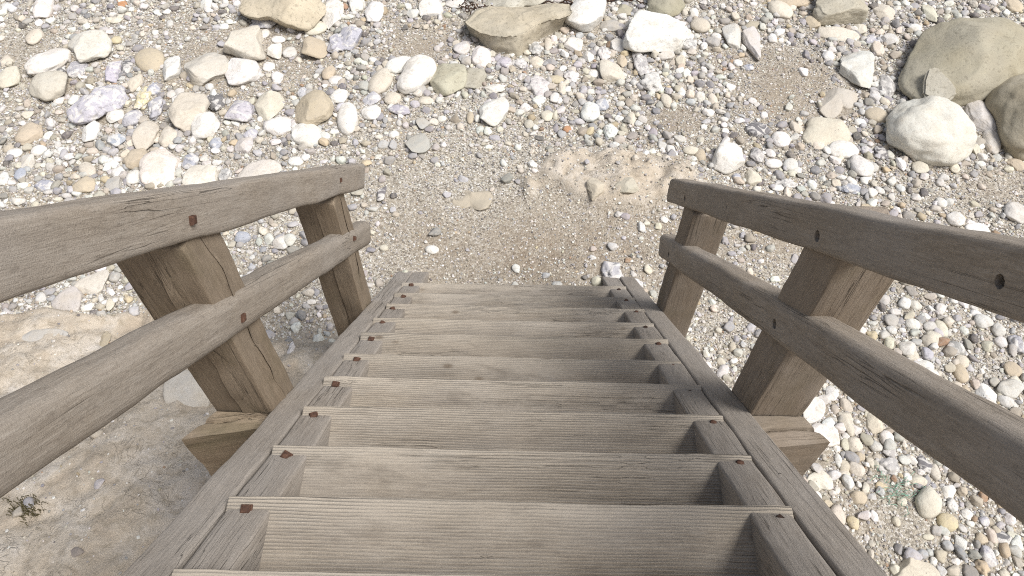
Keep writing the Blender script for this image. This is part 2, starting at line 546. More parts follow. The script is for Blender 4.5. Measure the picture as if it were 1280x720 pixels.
def beam(name, p0, p1, w, h, mat, parent, up=(0, 0, 1), r=0.008, seg=0.04, wob=0.0015, cracks=(), seed=0,
         shear0=0.0, shear1=0.0, endr=0.006, bow=0.0, wear=0.0):
    """timber from p0 to p1: local X along the grain, Z towards `up`"""
    p0, p1 = Vector(p0), Vector(p1)
    d = p1 - p0
    L = d.length
    ex = d.normalized()
    ez = (Vector(up) - ex * Vector(up).dot(ex)).normalized()
    ey = ez.cross(ex)
    pts, idx = section(w, h, r, cracks)
    n = max(3, int(L / seg))
    xs = np.concatenate([[0, endr * 0.35, endr], np.linspace(endr, L - endr, n)[1:-1], [L - endr, L - endr * 0.35, L]])
    K = len(pts)
    verts = []
    for x in xs:
        e = min(x, L - x)
        sh = 1 - (0 if e >= endr else (1 - math.sqrt(max(0, 1 - (1 - e / endr) ** 2))) * endr)
        P = pts.copy()
        if e < endr:
            k = (1 - math.sqrt(max(0, 1 - (1 - e / endr) ** 2))) * endr
            P[:, 0] *= 1 - 2 * k / w
            P[:, 1] *= 1 - 2 * k / h
        for (i, q, dd, nrm, tan) in idx:
            t = x / L
            a, b_ = q.get('from', 0), q.get('to', 1)
            live = max(0.0, min(1.0, (t - a) / 0.08 + 0.02)) * max(0.0, min(1.0, (b_ - t) / 0.08 + 0.02))
            wd = float(fbm(np.array([[x * 5, seed * 3.1, q['at'] * 9]]), 3)[0]) * q.get('wander', 0.012)
            wd2 = 0.6 + 0.8 * abs(float(vnoise(np.array([[x * 14, seed * 5.0, 1.0]]))[0]))
            P[i] += np.array(tan) * (wd + dd * q['width'] * wd2 * max(live, 0.03) / 2)
            if dd == 0:
                P[i] -= np.array(nrm) * q['depth'] * live * wd2
        sx = x + shear0 * (1 - x / L) * P[:, 1] + shear1 * (x / L) * P[:, 1]
        q3 = np.stack([sx, P[:, 0], P[:, 1]], -1)
        nz = np.stack([fbm(q3 * 4 + seed * 11.7, 3), fbm(q3 * 4 + seed * 5.3 + 50, 3)], -1) * wob
        hi = np.stack([vnoise(q3 * 60 + seed), vnoise(q3 * 60 + seed + 9)], -1) * wob * 0.25
        q3[:, 1:] += nz + hi
        if wear:                       # the upper long edges are trodden down
            top = np.clip(q3[:, 2] / (h / 2), 0, 1)
            mid = math.exp(-((x / L - 0.5) / 0.3) ** 2)
            q3[:, 2] -= top * wear * (0.4 * mid + 0.5 * abs(float(vnoise(np.array([[x * 9, seed, 2.0]]))[0])))
        q3[:, 2] += bow * math.sin(math.pi * x / L)
        verts.append(q3)
    verts = np.concatenate(verts)
    m = len(xs)
    faces = []
    for a in range(m - 1):
        for j in range(K):
            j2 = (j + 1) % K
            faces.append((a * K + j, (a + 1) * K + j, (a + 1) * K + j2, a * K + j2))
    faces = [tuple(reversed(f)) for f in faces]
    c0, c1 = len(verts), len(verts) + 1
    verts = np.concatenate([verts, [verts[:K].mean(0), verts[(m - 1) * K:].mean(0)]])
    for j in range(K):
        j2 = (j + 1) % K
        faces.append((c0, j2, j))
        faces.append((c1, (m - 1) * K + j, (m - 1) * K + j2))
    o = mesh_obj(name, verts, faces, mat, parent)
    bm = bmesh.new()
    bm.from_mesh(o.data)
    bmesh.ops.recalc_face_normals(bm, faces=bm.faces)
    bm.to_mesh(o.data)
    bm.free()
    for e_ in o.data.edges:
        pass
    o.data.set_sharp_from_angle(angle=R(50))
    rot = Matrix((ex, ey, ez)).transposed().to_4x4()
    off = parent.matrix_world.inverted() if parent is not None else Matrix()
    o.matrix_world = Matrix.Translation(p0) @ rot
    if parent is not None:
        o.matrix_parent_inverse = Matrix()
        o.matrix_basis = Matrix.Translation(p0 - STAIR_LOC) @ rot
    return o


STAIR_LOC = Vector((0, 2.41, GZ))
stair = empty('staircase', STAIR_LOC)
tag(stair, 'weathered grey wooden staircase with ridged treads and handrails leading down to the beach', 'staircase')


def sub(o, parent_obj):
    """make o (already placed in world space through STAIR_LOC) a child of parent_obj"""
    w = Matrix.Translation(STAIR_LOC) @ o.matrix_basis
    pw = Matrix.Translation(STAIR_LOC) @ parent_obj.matrix_basis
    o.parent = parent_obj
    o.matrix_parent_inverse = Matrix()
    o.matrix_basis = pw.inverted() @ w


def nose(n):
    return S0Y + n * GOING, S0Z - n * RISE


def bolt(pos, normal, size, mat, parent_obj, sides=4, twist=0.0, tall=0.009, flat=1.0):
    """rusty bolt head: bevelled prism with a domed middle and a washer ring"""
    nrm = Vector(normal).normalized()
    a = Vector((1, 0, 0)) if abs(nrm.x) < 0.9 else Vector((0, 1, 0))
    u = (a - nrm * a.dot(nrm)).normalized()
    v = nrm.cross(u)
    rings = [(1.3, -0.02), (1.3, 0.0012), (1.0, 0.0016), (1.0, tall * 0.75), (0.86, tall), (0.45, tall * 1.12), (0.0, tall * 1.15)]
    vs, fs = [], []
    rr = size / 2 * (1.35 if sides == 4 else 1.08)
    for s, z in rings[:-1]:
        for k in range(sides):
            an = twist + 2 * math.pi * k / sides + math.pi / sides
            jit = 1 + 0.05 * math.sin(k * 7 + pos[0] * 50)
            vs.append((rr * s * math.cos(an) * jit, rr * s * flat * math.sin(an) * jit, z))
    for q in range(len(rings) - 2):
        for k in range(sides):
            k2 = (k + 1) % sides
            fs.append((q * sides + k, q * sides + k2, (q + 1) * sides + k2, (q + 1) * sides + k))
    vs.append((0, 0, rings[-1][1]))
    c = len(vs) - 1
    q = len(rings) - 2
    for k in range(sides):
        fs.append((q * sides + k, q * sides + (k + 1) % sides, c))
    o = mesh_obj('bolt', vs, fs, mat, None, smooth=False)
    o.parent = stair
    rot = Matrix((u, v, nrm)).transposed().to_4x4()
    o.matrix_basis = Matrix.Translation(Vector(pos) - STAIR_LOC) @ rot
    sub(o, parent_obj)
    return o


# --- treads
TREAD_T = 0.042
for n in range(-4, 10):
    y, z = nose(n)
    jl, jr = random.uniform(-0.006, 0.006), random.uniform(-0.006, 0.006)
    dy = random.uniform(-0.004, 0.004)
    tilt = 0.004 + random.uniform(-0.004, 0.004)
    depth = 0.225
    p0 = (-0.551 + jl, y - depth / 2 + dy, z - TREAD_T / 2 + tilt)
    p1 = (0.551 + jr, y - depth / 2 + dy, z - TREAD_T / 2 - tilt)
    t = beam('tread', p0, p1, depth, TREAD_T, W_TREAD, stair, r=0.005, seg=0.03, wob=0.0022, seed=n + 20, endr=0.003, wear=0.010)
    for sx in (-1, 1):
        bx = sx * (0.513 + random.uniform(-0.006, 0.006))
        by = y - 0.030 + random.uniform(-0.004, 0.005)
        bolt((bx, by, z - sx * tilt * 0.9 - 0.001), (0, 0, 1), 0.0178, RUST if sx < 0 else RUST_DARK if n % 3 == 0 else RUST, t,
             sides=4 if sx < 0 else 6, twist=random.uniform(-0.5, 0.5), tall=0.010)

# --- outer and inner stringers (lie along the slope just under the noses)
NRM = Vector((0, ST, CT))
DIR = Vector((0, CT, -ST))


def slope_pt(x, y, off):
    """point at horizontal distance y on the line `off` metres (square to the slope) above the nose line"""
    base = Vector((x, y, -y * TAN))
    return base + NRM * off


for sx in (-1, 1):
    dep = 0.26
    for (xc, wd, top, nm, sd, y1) in ((sx * 0.5945, 0.081, -0.030, 'stringer', 3, 2.44 if sx < 0 else 2.36), (sx * 0.508, 0.086, -0.032, 'inner_stringer', 5, 2.33)):
        a = slope_pt(xc, -0.55, top - dep / 2)
        b_ = slope_pt(xc, y1, top - dep / 2)
        b_.y = y1 + 0.02
        b_.z = -y1 * TAN + (top - dep / 2) / CT
        a = b_ - DIR * ((b_ - a).length)
        s = beam(nm, a, b_, wd, dep, W_GREY, stair, up=NRM, r=0.007, seg=0.05, wob=0.004, seed=sd * 3 + sx,
                 shear1=0.9, cracks=({'side': 'top', 'at': 0.62, 'width': 0.004, 'depth': 0.012, 'from': 0.15, 'to': 0.7, 'wander': 0.014},) if nm == 'stringer' else ())
        if nm == 'stringer':
            s['label'] = 'grey outer stringer on the %s side' % ('left' if sx < 0 else 'right')

# --- handrail posts, the bearer blocks that steady the near pair, rails
POSTS = [(-1, 0.897, 1.043, 0.635, 0.784, -0.20), (-1, 1.775, 1.915, 0.635, 0.775, -1.06),
         (1, 0.922, 1.066, 0.635, 0.770, -0.235), (1, 1.815, 1.945, 0.635, 0.768, -1.135)]
for i, (sx, y0, y1, x0, x1, zt) in enumerate(POSTS):
    xc, yc = sx * (x0 + x1) / 2, (y0 + y1) / 2
    # beam runs downwards: local X = -Z, local Z = +Y, so the face towards the viewer is 'bottom', section width = X
    cr = [{'side': 'bottom', 'at': 0.5 if sx < 0 else (0.48 if i == 2 else 0.3), 'width': 0.006 if i == 2 else 0.003, 'depth': 0.03 if i == 2 else 0.012, 'wander': 0.016, 'from': 0.0, 'to': 0.55 if i == 2 else 0.4}]
    cr.append({'side': 'right' if sx < 0 else 'left', 'at': 0.5, 'width': 0.005, 'depth': 0.025, 'wander': 0.014, 'from': 0.0, 'to': 0.7})
    zb = float(height(np.array([xc]), np.array([yc]))[0]) - 0.15
    beam('post', (xc, yc, zt), (xc, yc, zb), x1 - x0, y1 - y0, W_POST_L if sx < 0 else W_POST, stair, up=(0, 1, 0), r=0.004, seg=0.03, wob=0.0035, seed=40 + i, cracks=cr)


def stub(name, top, zt, zb, mat, seed):
    """short bearer block with a skewed sawn end, grain along its long side"""
    c = Vector((sum(p[0] for p in top) / 4, sum(p[1] for p in top) / 4, (zt + zb) / 2))
    dx, dy = top[2][0] - top[3][0], top[2][1] - top[3][1]
    rot = Matrix.Rotation(math.atan2(dy, dx), 4, 'Z')
    inv = rot.inverted()
    bm = bmesh.new()
    up_ = [bm.verts.new(inv @ (Vector((x, y, zt)) - c)) for x, y in top]
    dn = [bm.verts.new(inv @ (Vector((x, y, zb)) - c)) for x, y in top]
    bm.faces.new(up_)
    bm.faces.new(list(reversed(dn)))
    for k in range(4):
        k2 = (k + 1) % 4
        bm.faces.new((up_[k], dn[k], dn[k2], up_[k2]))
    bmesh.ops.recalc_face_normals(bm, faces=bm.faces)
    bmesh.ops.subdivide_edges(bm, edges=list(bm.edges), cuts=24, use_grid_fill=True)
    bmesh.ops.recalc_face_normals(bm, faces=bm.faces)
    bm.normal_update()
    co = np.array([v.co[:] for v in bm.verts])
    n1 = fbm(co * 12 + seed, 4) * 0.004
    # a long drying split across the top, wandering with the grain
    midy = co[:, 1] - 0.004 - 0.012 * fbm(np.stack([co[:, 0] * 9, 0 * co[:, 0] + seed, 0 * co[:, 0]], -1), 3)
    split = np.exp(-(midy / 0.004) ** 2) * (co[:, 2] > (zt - zb) / 2 - 0.004) * 0.014
    nr = np.array([v.normal[:] for v in bm.verts])
    co = co + nr * n1[:, None]
    co[:, 2] -= split
    for v, p in zip(bm.verts, co):
        v.co = p
    me = bpy.data.meshes.new(name)
    bm.to_mesh(me)
    bm.free()
    me.polygons.foreach_set('use_smooth', np.full(len(me.polygons), True))
    me.set_sharp_from_angle(angle=R(55))
    me.materials.append(mat)
    o = bpy.data.objects.new(name, me)
    COL.objects.link(o)
    o.parent = stair
    o.matrix_basis = Matrix.Translation(c - STAIR_LOC) @ rot
    return o


stub('bearer', [(-0.780, 0.893), (-0.637, 0.893), (-0.637, 0.850), (-0.852, 0.812)], -0.888, -1.27, W_POST_L, 3.0)
stub('bearer', [(0.775, 0.918), (0.637, 0.918), (0.637, 0.824), (0.834, 0.846)], -0.912, -1.30, W_POST, 8.0)


def rail(sx, off_a, off_b, ya, yb, thick, tall, mat, seed, shear, rr):
    xc = sx * (0.62 + thick / 2)
    a = Vector((xc, ya, -ya * TAN + off_a))
    b_ = Vector((xc, yb, -yb * TAN + off_b))
    return beam('handrail', a, b_, thick, tall, mat, stair, up=NRM, r=rr, seg=0.035, wob=0.0034, seed=seed, shear1=shear, endr=0.016, bow=0.004)


RAILS = {}
RAILS['LT'] = rail(-1, 0.735, 0.744, -0.45, 2.185, 0.072, 0.101, W_RAIL_L, 71, 0.15, 0.011)
RAILS['LL'] = rail(-1, 0.400, 0.402, -0.45, 2.085, 0.078, 0.101, W_RAIL_L, 72, 0.1, 0.024)
RAILS['RT'] = rail(1, 0.738, 0.688, -0.45, 2.165, 0.072, 0.097, W_RAIL_R, 73, -0.7, 0.012)
RAILS['RL'] = rail(1, 0.405, 0.350, -0.45, 2.085, 0.078, 0.104, W_RAIL_R, 74, -0.3, 0.020)
for key, o in RAILS.items():
    o['label'] = {'LT': 'upper left handrail with rusty bolts', 'LL': 'lower left handrail, rounded and pale', 'RT': 'upper right handrail with dark bolt holes', 'RL': 'lower right handrail, dark with rounded edges'}[key]


def at_x(x, y, X):
    d = ray(x, y)
    return CAM + d * ((X - CAM[0]) / d[0])


def cut_holes(o, spots, size):
    """real recesses for the sunken bolts"""
    bm = bmesh.new()
    for p in spots:
        mt = Matrix.Translation(p) @ Matrix.Rotation(-TH, 4, 'X') @ Matrix.Diagonal((0.05, size, size * 1.2, 1))
        bmesh.ops.create_cone(bm, cap_ends=True, segments=9, radius1=size * 0.62, radius2=size * 0.62, depth=0.05, matrix=Matrix.Translation(p) @ Matrix.Rotation(math.pi / 2, 4, 'Y'))
    me = bpy.data.meshes.new('cutter')
    bm.to_mesh(me)
    bm.free()
    c = bpy.data.objects.new('cutter', me)
    COL.objects.link(c)
    bpy.context.view_layer.update()
    md = o.modifiers.new('b', 'BOOLEAN')
    md.operation = 'DIFFERENCE'
    md.solver = 'EXACT'
    md.object = c
    dg = bpy.context.evaluated_depsgraph_get()
    nm = bpy.data.meshes.new_from_object(o.evaluated_get(dg))
    o.modifiers.clear()
    old = o.data
    o.data = nm
    nm.name = 'handrail'
    bpy.data.meshes.remove(old)
    bpy.data.objects.remove(c)


for key, pxs, sx in (('LT', [(240, 275), (425, 225)], -1), ('LL', [(303, 397), (443, 298)], -1)):
    for i, (u, v) in enumerate(pxs):
        p = at_x(u, v, sx * 0.62)
        bolt((sx * 0.6235, p[1], p[2]), (-sx, 0, 0), 0.018 if i == 0 else 0.015, RUST, RAILS[key], sides=4, twist=-TH + 0.08, tall=0.010)
for key, pxs, sx in (('RT', [(1021, 295), (855, 248), (1248, 352), (909, 259)], 1), ('RL', [(967, 405), (836, 318)], 1)):
    pts_ = [at_x(u, v, sx * 0.62) for u, v in pxs]
    for k, (p, s) in enumerate(zip(pts_, (0.021, 0.019, 0.017, 0.006))):
        cut_holes(RAILS[key], [Vector((0.625, p[1], p[2]))], s)
        if s > 0.01:
            bolt((0.640, p[1], p[2]), (-1, 0, 0), s * 0.62, RUST_DARK, RAILS[key], sides=6, tall=0.003)

# ------------------------------------------------------------------ stones
WHITE, CREAM, TAN, LAV, BLUE, GREY, DARK, OLIVE, YELLOW, RUSTY, PALE = 'white', 'cream', 'tan', 'lavender grey', 'blue grey', 'grey', 'dark grey', 'olive grey', 'pale yellow', 'orange brown', 'pale grey'
COLS = {WHITE: (0.740, 0.730, 0.700), CREAM: (0.620, 0.575, 0.490), TAN: (0.500, 0.430, 0.325), LAV: (0.450, 0.440, 0.475), BLUE: (0.385, 0.400, 0.455),
        GREY: (0.42, 0.41, 0.395), DARK: (0.17, 0.165, 0.17), OLIVE: (0.38, 0.355, 0.275), YELLOW: (0.62, 0.54, 0.36), RUSTY: (0.42, 0.20, 0.09), PALE: (0.60, 0.585, 0.56)}

_ico = {}


def ico(level):
    if level not in _ico:
        bm = bmesh.new()
        bmesh.ops.create_icosphere(bm, subdivisions=level, radius=1)
        v = np.array([q.co[:] for q in bm.verts])
        f = np.array([[q.index for q in p.verts] for p in bm.faces])
        bm.free()
        _ico[level] = (v, f)
    return _ico[level]


def stone_shape(level, seed, style, rough=1.0):
    """unit stone: directions displaced by noise and, for broken stones, cut by planes"""
    rg = np.random.default_rng(seed)
    d, f = ico(level)
    d = d.copy()
    p = d.copy()
    e = {'round': 2.1, 'egg': 2.0, 'angular': 2.6, 'slab': 3.2, 'nodule': 2.0}[style]
    k = (np.abs(d) ** e).sum(1) ** (-1 / e)
    p = d * k[:, None]
    off = rg.random(3) * 50
    amp = {'round': 0.21, 'egg': 0.11, 'angular': 0.22, 'slab': 0.13, 'nodule': 0.34}[style] * rough
    fr = {'round': 1.1, 'egg': 0.9, 'angular': 1.3, 'slab': 1.3, 'nodule': 1.7}[style]
    p *= (1 + amp * fbm(d * fr + off, 3, 0.45))[:, None]
    ncut = {'round': 5, 'egg': 0, 'angular': 13, 'slab': 8, 'nodule': 0}[style]
    for _ in range(ncut):
        n = rg.normal(size=3)
        n /= np.linalg.norm(n)
        dist = rg.uniform(0.58, 0.86) if style in ('angular', 'slab') else rg.uniform(0.72, 0.9)
        s = p @ n
        ov = np.clip(s - dist, 0, None)
        p -= n[None] * (ov * 0.93)[:, None]
    fine = 0.018 * rough if style != 'egg' else 0.006
    p *= (1 + fine * fbm(d * 6 + off, 3))[:, None]
    p *= 1 / np.abs(p).max(0)[None]
    return p, f


STONES = []          # registry for labels and for keeping pebbles off
SEED = [100]


def add_stone(px, py, w, h, rot=0.0, colour=WHITE, style='round', label=None, poly=None, flat=0.62, sink=0.30, mat=None, name=None, lvl=None, rgb=None, noun=None, gap=0.0, rough=1.0):
    """stone whose outline in the photograph is about w x h pixels at (px,py), set on the ground with its real size"""
    SEED[0] += 1
    seed = SEED[0]
    rg = np.random.default_rng(seed)
    base = at_z(px, py, GZ)
    gzv = float(height(np.array([base[0]]), np.array([base[1]]))[0])
    for _ in range(4):
        base = at_z(px, py, gzv)
        gzv = float(height(np.array([base[0]]), np.array([base[1]]))[0])
    dep = (base - CAM) @ FWD
    a = 0.5 * w * dep / F_PX
    ph = math.asin(min(1, (CAM[2] - base[2]) / np.linalg.norm(base - CAM)))
    hh = 0.5 * h * dep / F_PX
    c = min(flat * min(a, hh), 0.30)
    bb = math.sqrt(max(hh ** 2 - (c * math.cos(ph)) ** 2, (0.45 * hh) ** 2)) / math.sin(ph)
    zc = gzv + c * (1 - 2 * sink) + gap
    P0 = at_z(px, py, zc)
    lv = lvl or (5 if max(a, bb) > 0.16 else 4 if max(a, bb) > 0.055 else 3)
    p, f = stone_shape(lv, seed, style, rough)
    if poly is None:
        co = p * np.array([a, bb, c])
        th = -R(rot)
        q = co.copy()
        # turn within the picture-like ground frame: account for foreshortening
        k = bb / max(hh, 1e-6)
        q[:, 0] = math.cos(th) * co[:, 0] - math.sin(th) * co[:, 1] / k
        q[:, 1] = (math.sin(th) * co[:, 0] + math.cos(th) * co[:, 1] / k) * k
    else:
        # footprint traced as a plan outline on the ground, given its own height
        pw = np.array([at_z(u, v, zc)[:2] for u, v in poly]) - P0[:2]
        az = np.arctan2(pw[:, 1], pw[:, 0])
        rad = np.hypot(pw[:, 0], pw[:, 1])
        o_ = np.argsort(az)
        az, rad = az[o_], rad[o_]
        aza = np.concatenate([az - 2 * np.pi, az, az + 2 * np.pi])
        rada = np.concatenate([rad, rad, rad])
        pa = np.arctan2(p[:, 1], p[:, 0])
        rr = np.interp(pa, aza, rada)
        for t in (-0.12, 0.12, -0.22, 0.22):
            rr = rr + np.interp(pa + t, aza, rada)
        rr = rr / 5
        hor = np.hypot(p[:, 0], p[:, 1])
        hm = np.clip(hor, 0, 1.05)
        # drop to a full-width flank so that the sides stand up
        q = np.stack([np.cos(pa) * rr * hm, np.sin(pa) * rr * hm, p[:, 2] * c], -1)
    if lv >= 4:
        q += 0.006 * rough * min(1, a / 0.2) * np.stack([fbm(q * 14 + seed, 3), fbm(q * 14 + seed + 7, 3), fbm(q * 14 + seed + 13, 3)], -1)
    jit = rg.uniform(0.93, 1.06)
    col = np.array(rgb or COLS[colour]) * jit * (1 + rg.normal(size=3) * 0.012)
    m = mat or (S_FLINT if colour in (LAV, BLUE, DARK) or style == 'nodule' else S_CHALK)
    o = mesh_obj(name or 'beach_stone', q, f, m)
    o.location = P0
    o.color = (*np.clip(col, 0, 0.85), 1)
    big = max(a, bb)
    STONES.append(dict(o=o, x=P0[0], y=P0[1], r=math.sqrt(a * bb), a=a, b=bb, px=px, py=py, w=w, h=h, colour=colour, style=style, label=label, noun=noun, top=zc + c, poly=poly, zc=zc))
    return o


def block_boulder(top, base, tall, rgb, label, noun):
    """flat topped block: a top face and a foot outline, each traced at its own height, with broken sides between"""
    cx = sum(u for u, v in base) / len(base)
    cy = sum(v for u, v in base) / len(base)
    g = at_z(cx, cy, GZ)
    gz = float(height(np.array([g[0]]), np.array([g[1]]))[0])
    N = 120

    def ring(poly, z):
        P = np.array([at_z(u, v, z)[:2] for u, v in poly])
        c = P.mean(0)
        P2 = np.concatenate([P, P[:1]])
        L = np.concatenate([[0], np.cumsum(np.hypot(*(np.diff(P2, axis=0).T)))])
        t = np.linspace(0, L[-1], N, endpoint=False)
        q = np.stack([np.interp(t, L, P2[:, 0]), np.interp(t, L, P2[:, 1])], -1)
        a = np.arctan2(q[:, 1] - c[1], q[:, 0] - c[0])
        return q, c
    qt, ct = ring(top, gz + tall)
    qb, cb = ring(base, gz + 0.01)
    # match the two rings by starting both at the vertex traced first
    rows = []
    for k in range(5):
        rows.append(np.column_stack([qb + (qb - cb) * 0.02 * (4 - k) / 4, np.full(N, gz - 0.08 + 0.018 * k)]))
    for k in range(1, 13):
        t = k / 13
        rows.append(np.column_stack([qb * (1 - t) + qt * t, np.full(N, gz + 0.01 + (tall - 0.01) * (t ** 0.8))]))
    for k in range(13):
        t = k / 12
        drop = 0.02 * (1 - sstep(0, 0.15, t))
        rows.append(np.column_stack([qt * (1 - t) + ct * t, np.full(N, gz + tall - drop + 0.02 * t)]))
    V = np.concatenate(rows)
    V = V + 0.020 * np.stack([fbm(V * 5 + 3, 4), fbm(V * 5 + 13, 4), 0.7 * fbm(V * 4 + 23, 4)], -1) + 0.006 * np.stack([fbm(V * 24, 2), fbm(V * 24 + 5, 2), fbm(V * 24 + 9, 2)], -1)
    F = []
    for r_ in range(len(rows) - 1):
        a = r_ * N + np.arange(N)
        b = r_ * N + (np.arange(N) + 1) % N
        F.append(np.stack([a, b, b + N, a + N], -1))
    F = np.concatenate(F)
    P0 = np.array([cb[0], cb[1], gz])
    o = mesh_obj('boulder', V - P0, F, S_SAND)
    bm = bmesh.new()
    bm.from_mesh(o.data)
    bmesh.ops.remove_doubles(bm, verts=bm.verts, dist=0.0005)
    bmesh.ops.recalc_face_normals(bm, faces=bm.faces)
    bm.to_mesh(o.data)
    bm.free()
    o.location = P0
    o.color = (*rgb, 1)
    ex = np.ptp(qb, axis=0) / 2
    us, vs = [u for u, v in base], [v for u, v in base]
    STONES.append(dict(o=o, x=P0[0], y=P0[1], r=float(ex.mean()), a=ex[0], b=ex[1], px=cx, py=cy, w=max(us) - min(us), h=max(vs) - min(vs), colour=OLIVE, style='slab', label=label, noun=noun, top=gz + tall, poly=base, zc=gz))


def standing_slab(poly, zb, rgb, label, noun):
    """flat broken slab stood on edge: outline on a steep plane, with real thickness, its foot on the ground"""
    us, vs = [u for u, v in poly], [v for u, v in poly]
    cx, cy = sum(us) / len(us), max(vs)
    # it leans back against the boulder behind it: rest its back on that boulder's face
    rock = next(t for t in STONES if t['noun'] == 'the largest olive boulder')['o']
    lo = rock.location
    tree = BVHTree.FromPolygons([tuple(v.co + lo) for v in rock.data.vertices], [tuple(p.vertices) for p in rock.data.polygons])
    hits, nors = [], []
    for u, v in poly:
        h, nn_, k_, d_ = tree.ray_cast(Vector(CAM), Vector(ray(u, v)).normalized())
        if h is not None:
            hits.append(h)
            nors.append(nn_)
    n = sum(nors, Vector()).normalized()
    base = sum(hits, Vector()) / len(hits)
    base = np.array(base + n * (max((h - base).dot(n) for h in hits) + 0.035))
    P = []
    for u, v in poly:
        d = ray(u, v)
        t = np.dot(base - CAM, n) / np.dot(d, n)
        P.append(CAM + d * t)
    P = np.array(P)
    c = P.mean(0)
    bm = bmesh.new()
    nn = np.array(n)
    fr = [bm.verts.new(p + nn * 0.0) for p in P - c]
    bk = [bm.verts.new(p) for p in P - c - nn * 0.07]
    bm.faces.new(fr)
    bm.faces.new(list(reversed(bk)))
    for k in range(len(fr)):
        k2 = (k + 1) % len(fr)
        bm.faces.new((fr[k], bk[k], bk[k2], fr[k2]))
    bmesh.ops.recalc_face_normals(bm, faces=bm.faces)
    bmesh.ops.bevel(bm, geom=list(bm.edges), offset=0.012, segments=2, affect='EDGES')
    bmesh.ops.triangulate(bm, faces=bm.faces)
    bmesh.ops.subdivide_edges(bm, edges=[e for e in bm.edges if e.calc_length() > 0.03], cuts=3, use_grid_fill=True)
    co = np.array([v.co[:] for v in bm.verts])
    dn = 0.010 * fbm(co * 9 + 4, 4)
    for v, d in zip(bm.verts, dn):
        v.co += Vector((float(d) * 0.5, float(d), float(d)))
    me = bpy.data.meshes.new('beach_stone')
    bm.to_mesh(me)
    bm.free()
    me.materials.append(S_SAND)
    o = bpy.data.objects.new('beach_stone', me)
    COL.objects.link(o)
    o.location = c
    o.color = (*rgb, 1)
    STONES.append(dict(o=o, x=c[0], y=c[1], r=0.12, a=0.15, b=0.06, px=cx, py=(min(vs) + cy) / 2, w=max(us) - min(us), h=cy - min(vs), colour=PALE, style='slab', label=label, noun=noun, top=0, poly=poly, zc=0))


def Z(ox, oy, s):
    return lambda l: [(ox + u / s, oy + v / s) for u, v in l]


z1, z2, z3, z5 = Z(0, 0, 2.977), Z(425, 0, 2.977), Z(850, 0, 2.977), Z(960, 500, 3.272)


def hero(tr, pts, **kw):
    P = tr(pts)
    xs = [u for u, v in P]
    ys = [v for u, v in P]
    cx, cy = (min(xs) + max(xs)) / 2, (min(ys) + max(ys)) / 2
    return add_stone(cx, cy, max(xs) - min(xs), max(ys) - min(ys), poly=P, **kw)


# the named boulders
block_boulder(z2([(456, 78), (500, 45), (560, 28), (680, 26), (780, 14), (850, 18), (868, 40), (835, 68), (740, 92), (650, 128), (600, 134), (520, 112)]),
              z2([(462, 90), (500, 50), (560, 40), (680, 35), (780, 30), (850, 32), (862, 62), (822, 102), (722, 168), (655, 205), (560, 196), (490, 132)]), 0.15, (0.475, 0.425, 0.33),
              'broad olive grey slab boulder with a flat top at the back middle of the beach', 'the broad olive slab boulder')
hero(z3, [(795, 290), (815, 215), (850, 160), (900, 112), (980, 95), (1080, 92), (1150, 72), (1230, 70), (1320, 100), (1380, 170), (1340, 290), (1240, 330), (1130, 360), (1000, 365), (880, 362), (815, 340)],
     colour=OLIVE, style='round', flat=0.8, sink=0.30, mat=S_SAND, name='boulder', rgb=(0.375, 0.335, 0.25), label='largest smooth olive brown boulder at the back right behind the white rock', noun='the largest olive boulder', rough=0.7)
hero(z3, [(1150, 370), (1175, 320), (1230, 285), (1330, 260), (1440, 330), (1470, 470), (1400, 570), (1290, 595), (1230, 570), (1190, 510), (1170, 440)],
     colour=OLIVE, style='round', flat=0.75, sink=0.30, mat=S_SAND, name='boulder', rgb=(0.36, 0.325, 0.25), label='smooth grey green boulder cut off by the right edge of the photo', noun='the right edge boulder', rough=0.6)
hero(z3, [(760, 500), (775, 455), (830, 395), (900, 366), (990, 368), (1045, 410), (1090, 470), (1102, 520), (1060, 575), (985, 606), (900, 595), (820, 560), (772, 535)],
     colour=WHITE, style='egg', flat=0.72, sink=0.25, name='boulder', rgb=(0.68, 0.655, 0.605), label='big white pitted chalk boulder in front of the largest olive boulder', noun='the big white boulder', rough=1.7)
hero(z1, [(890, 20), (930, -40), (1060, -60), (1190, -30), (1215, 40), (1180, 90), (1090, 105), (1000, 75), (910, 65)], colour=TAN, style='angular', flat=0.8, sink=0.3, mat=S_SAND, name='boulder',
     rgb=(0.55, 0.49, 0.37), label='blocky tan boulder at the top edge of the beach on the left half', noun='the blocky tan boulder')
hero(z2, [(1060, 130), (1070, 75), (1130, 62), (1230, 66), (1275, 105), (1285, 150), (1230, 180), (1150, 195), (1090, 200), (1065, 165)], colour=WHITE, style='slab', flat=0.75, sink=0.28, name='boulder',
     rgb=(0.74, 0.735, 0.72), label='smooth white grey boulder to the right of the broad olive slab', noun='the smooth white grey boulder')
hero(z2, [(845, 90), (860, 30), (910, 10), (985, 15), (992, 50), (950, 90), (905, 128), (870, 118)], colour=WHITE, style='angular', flat=0.8, name='boulder', label='bright white angular rock touching the right end of the broad olive slab', noun='the bright white angular rock')
hero(z2, [(515, 20), (540, -25), (680, -35), (790, -15), (800, 10), (700, 30), (580, 38)], colour=TAN, style='slab', flat=0.6, name='boulder', rgb=(0.55, 0.52, 0.44), mat=S_SAND, label='pale tan slab partly hidden behind the broad olive slab', noun='the pale tan slab')
hero(z2, [(330, 310), (345, 265), (390, 245), (450, 250), (470, 290), (450, 335), (400, 362), (345, 350)], colour=OLIVE, style='angular', flat=0.6, mat=S_SAND, rgb=(0.45, 0.425, 0.345), label='blunt olive green stone left of its flat grey neighbour', noun='the blunt olive green stone')
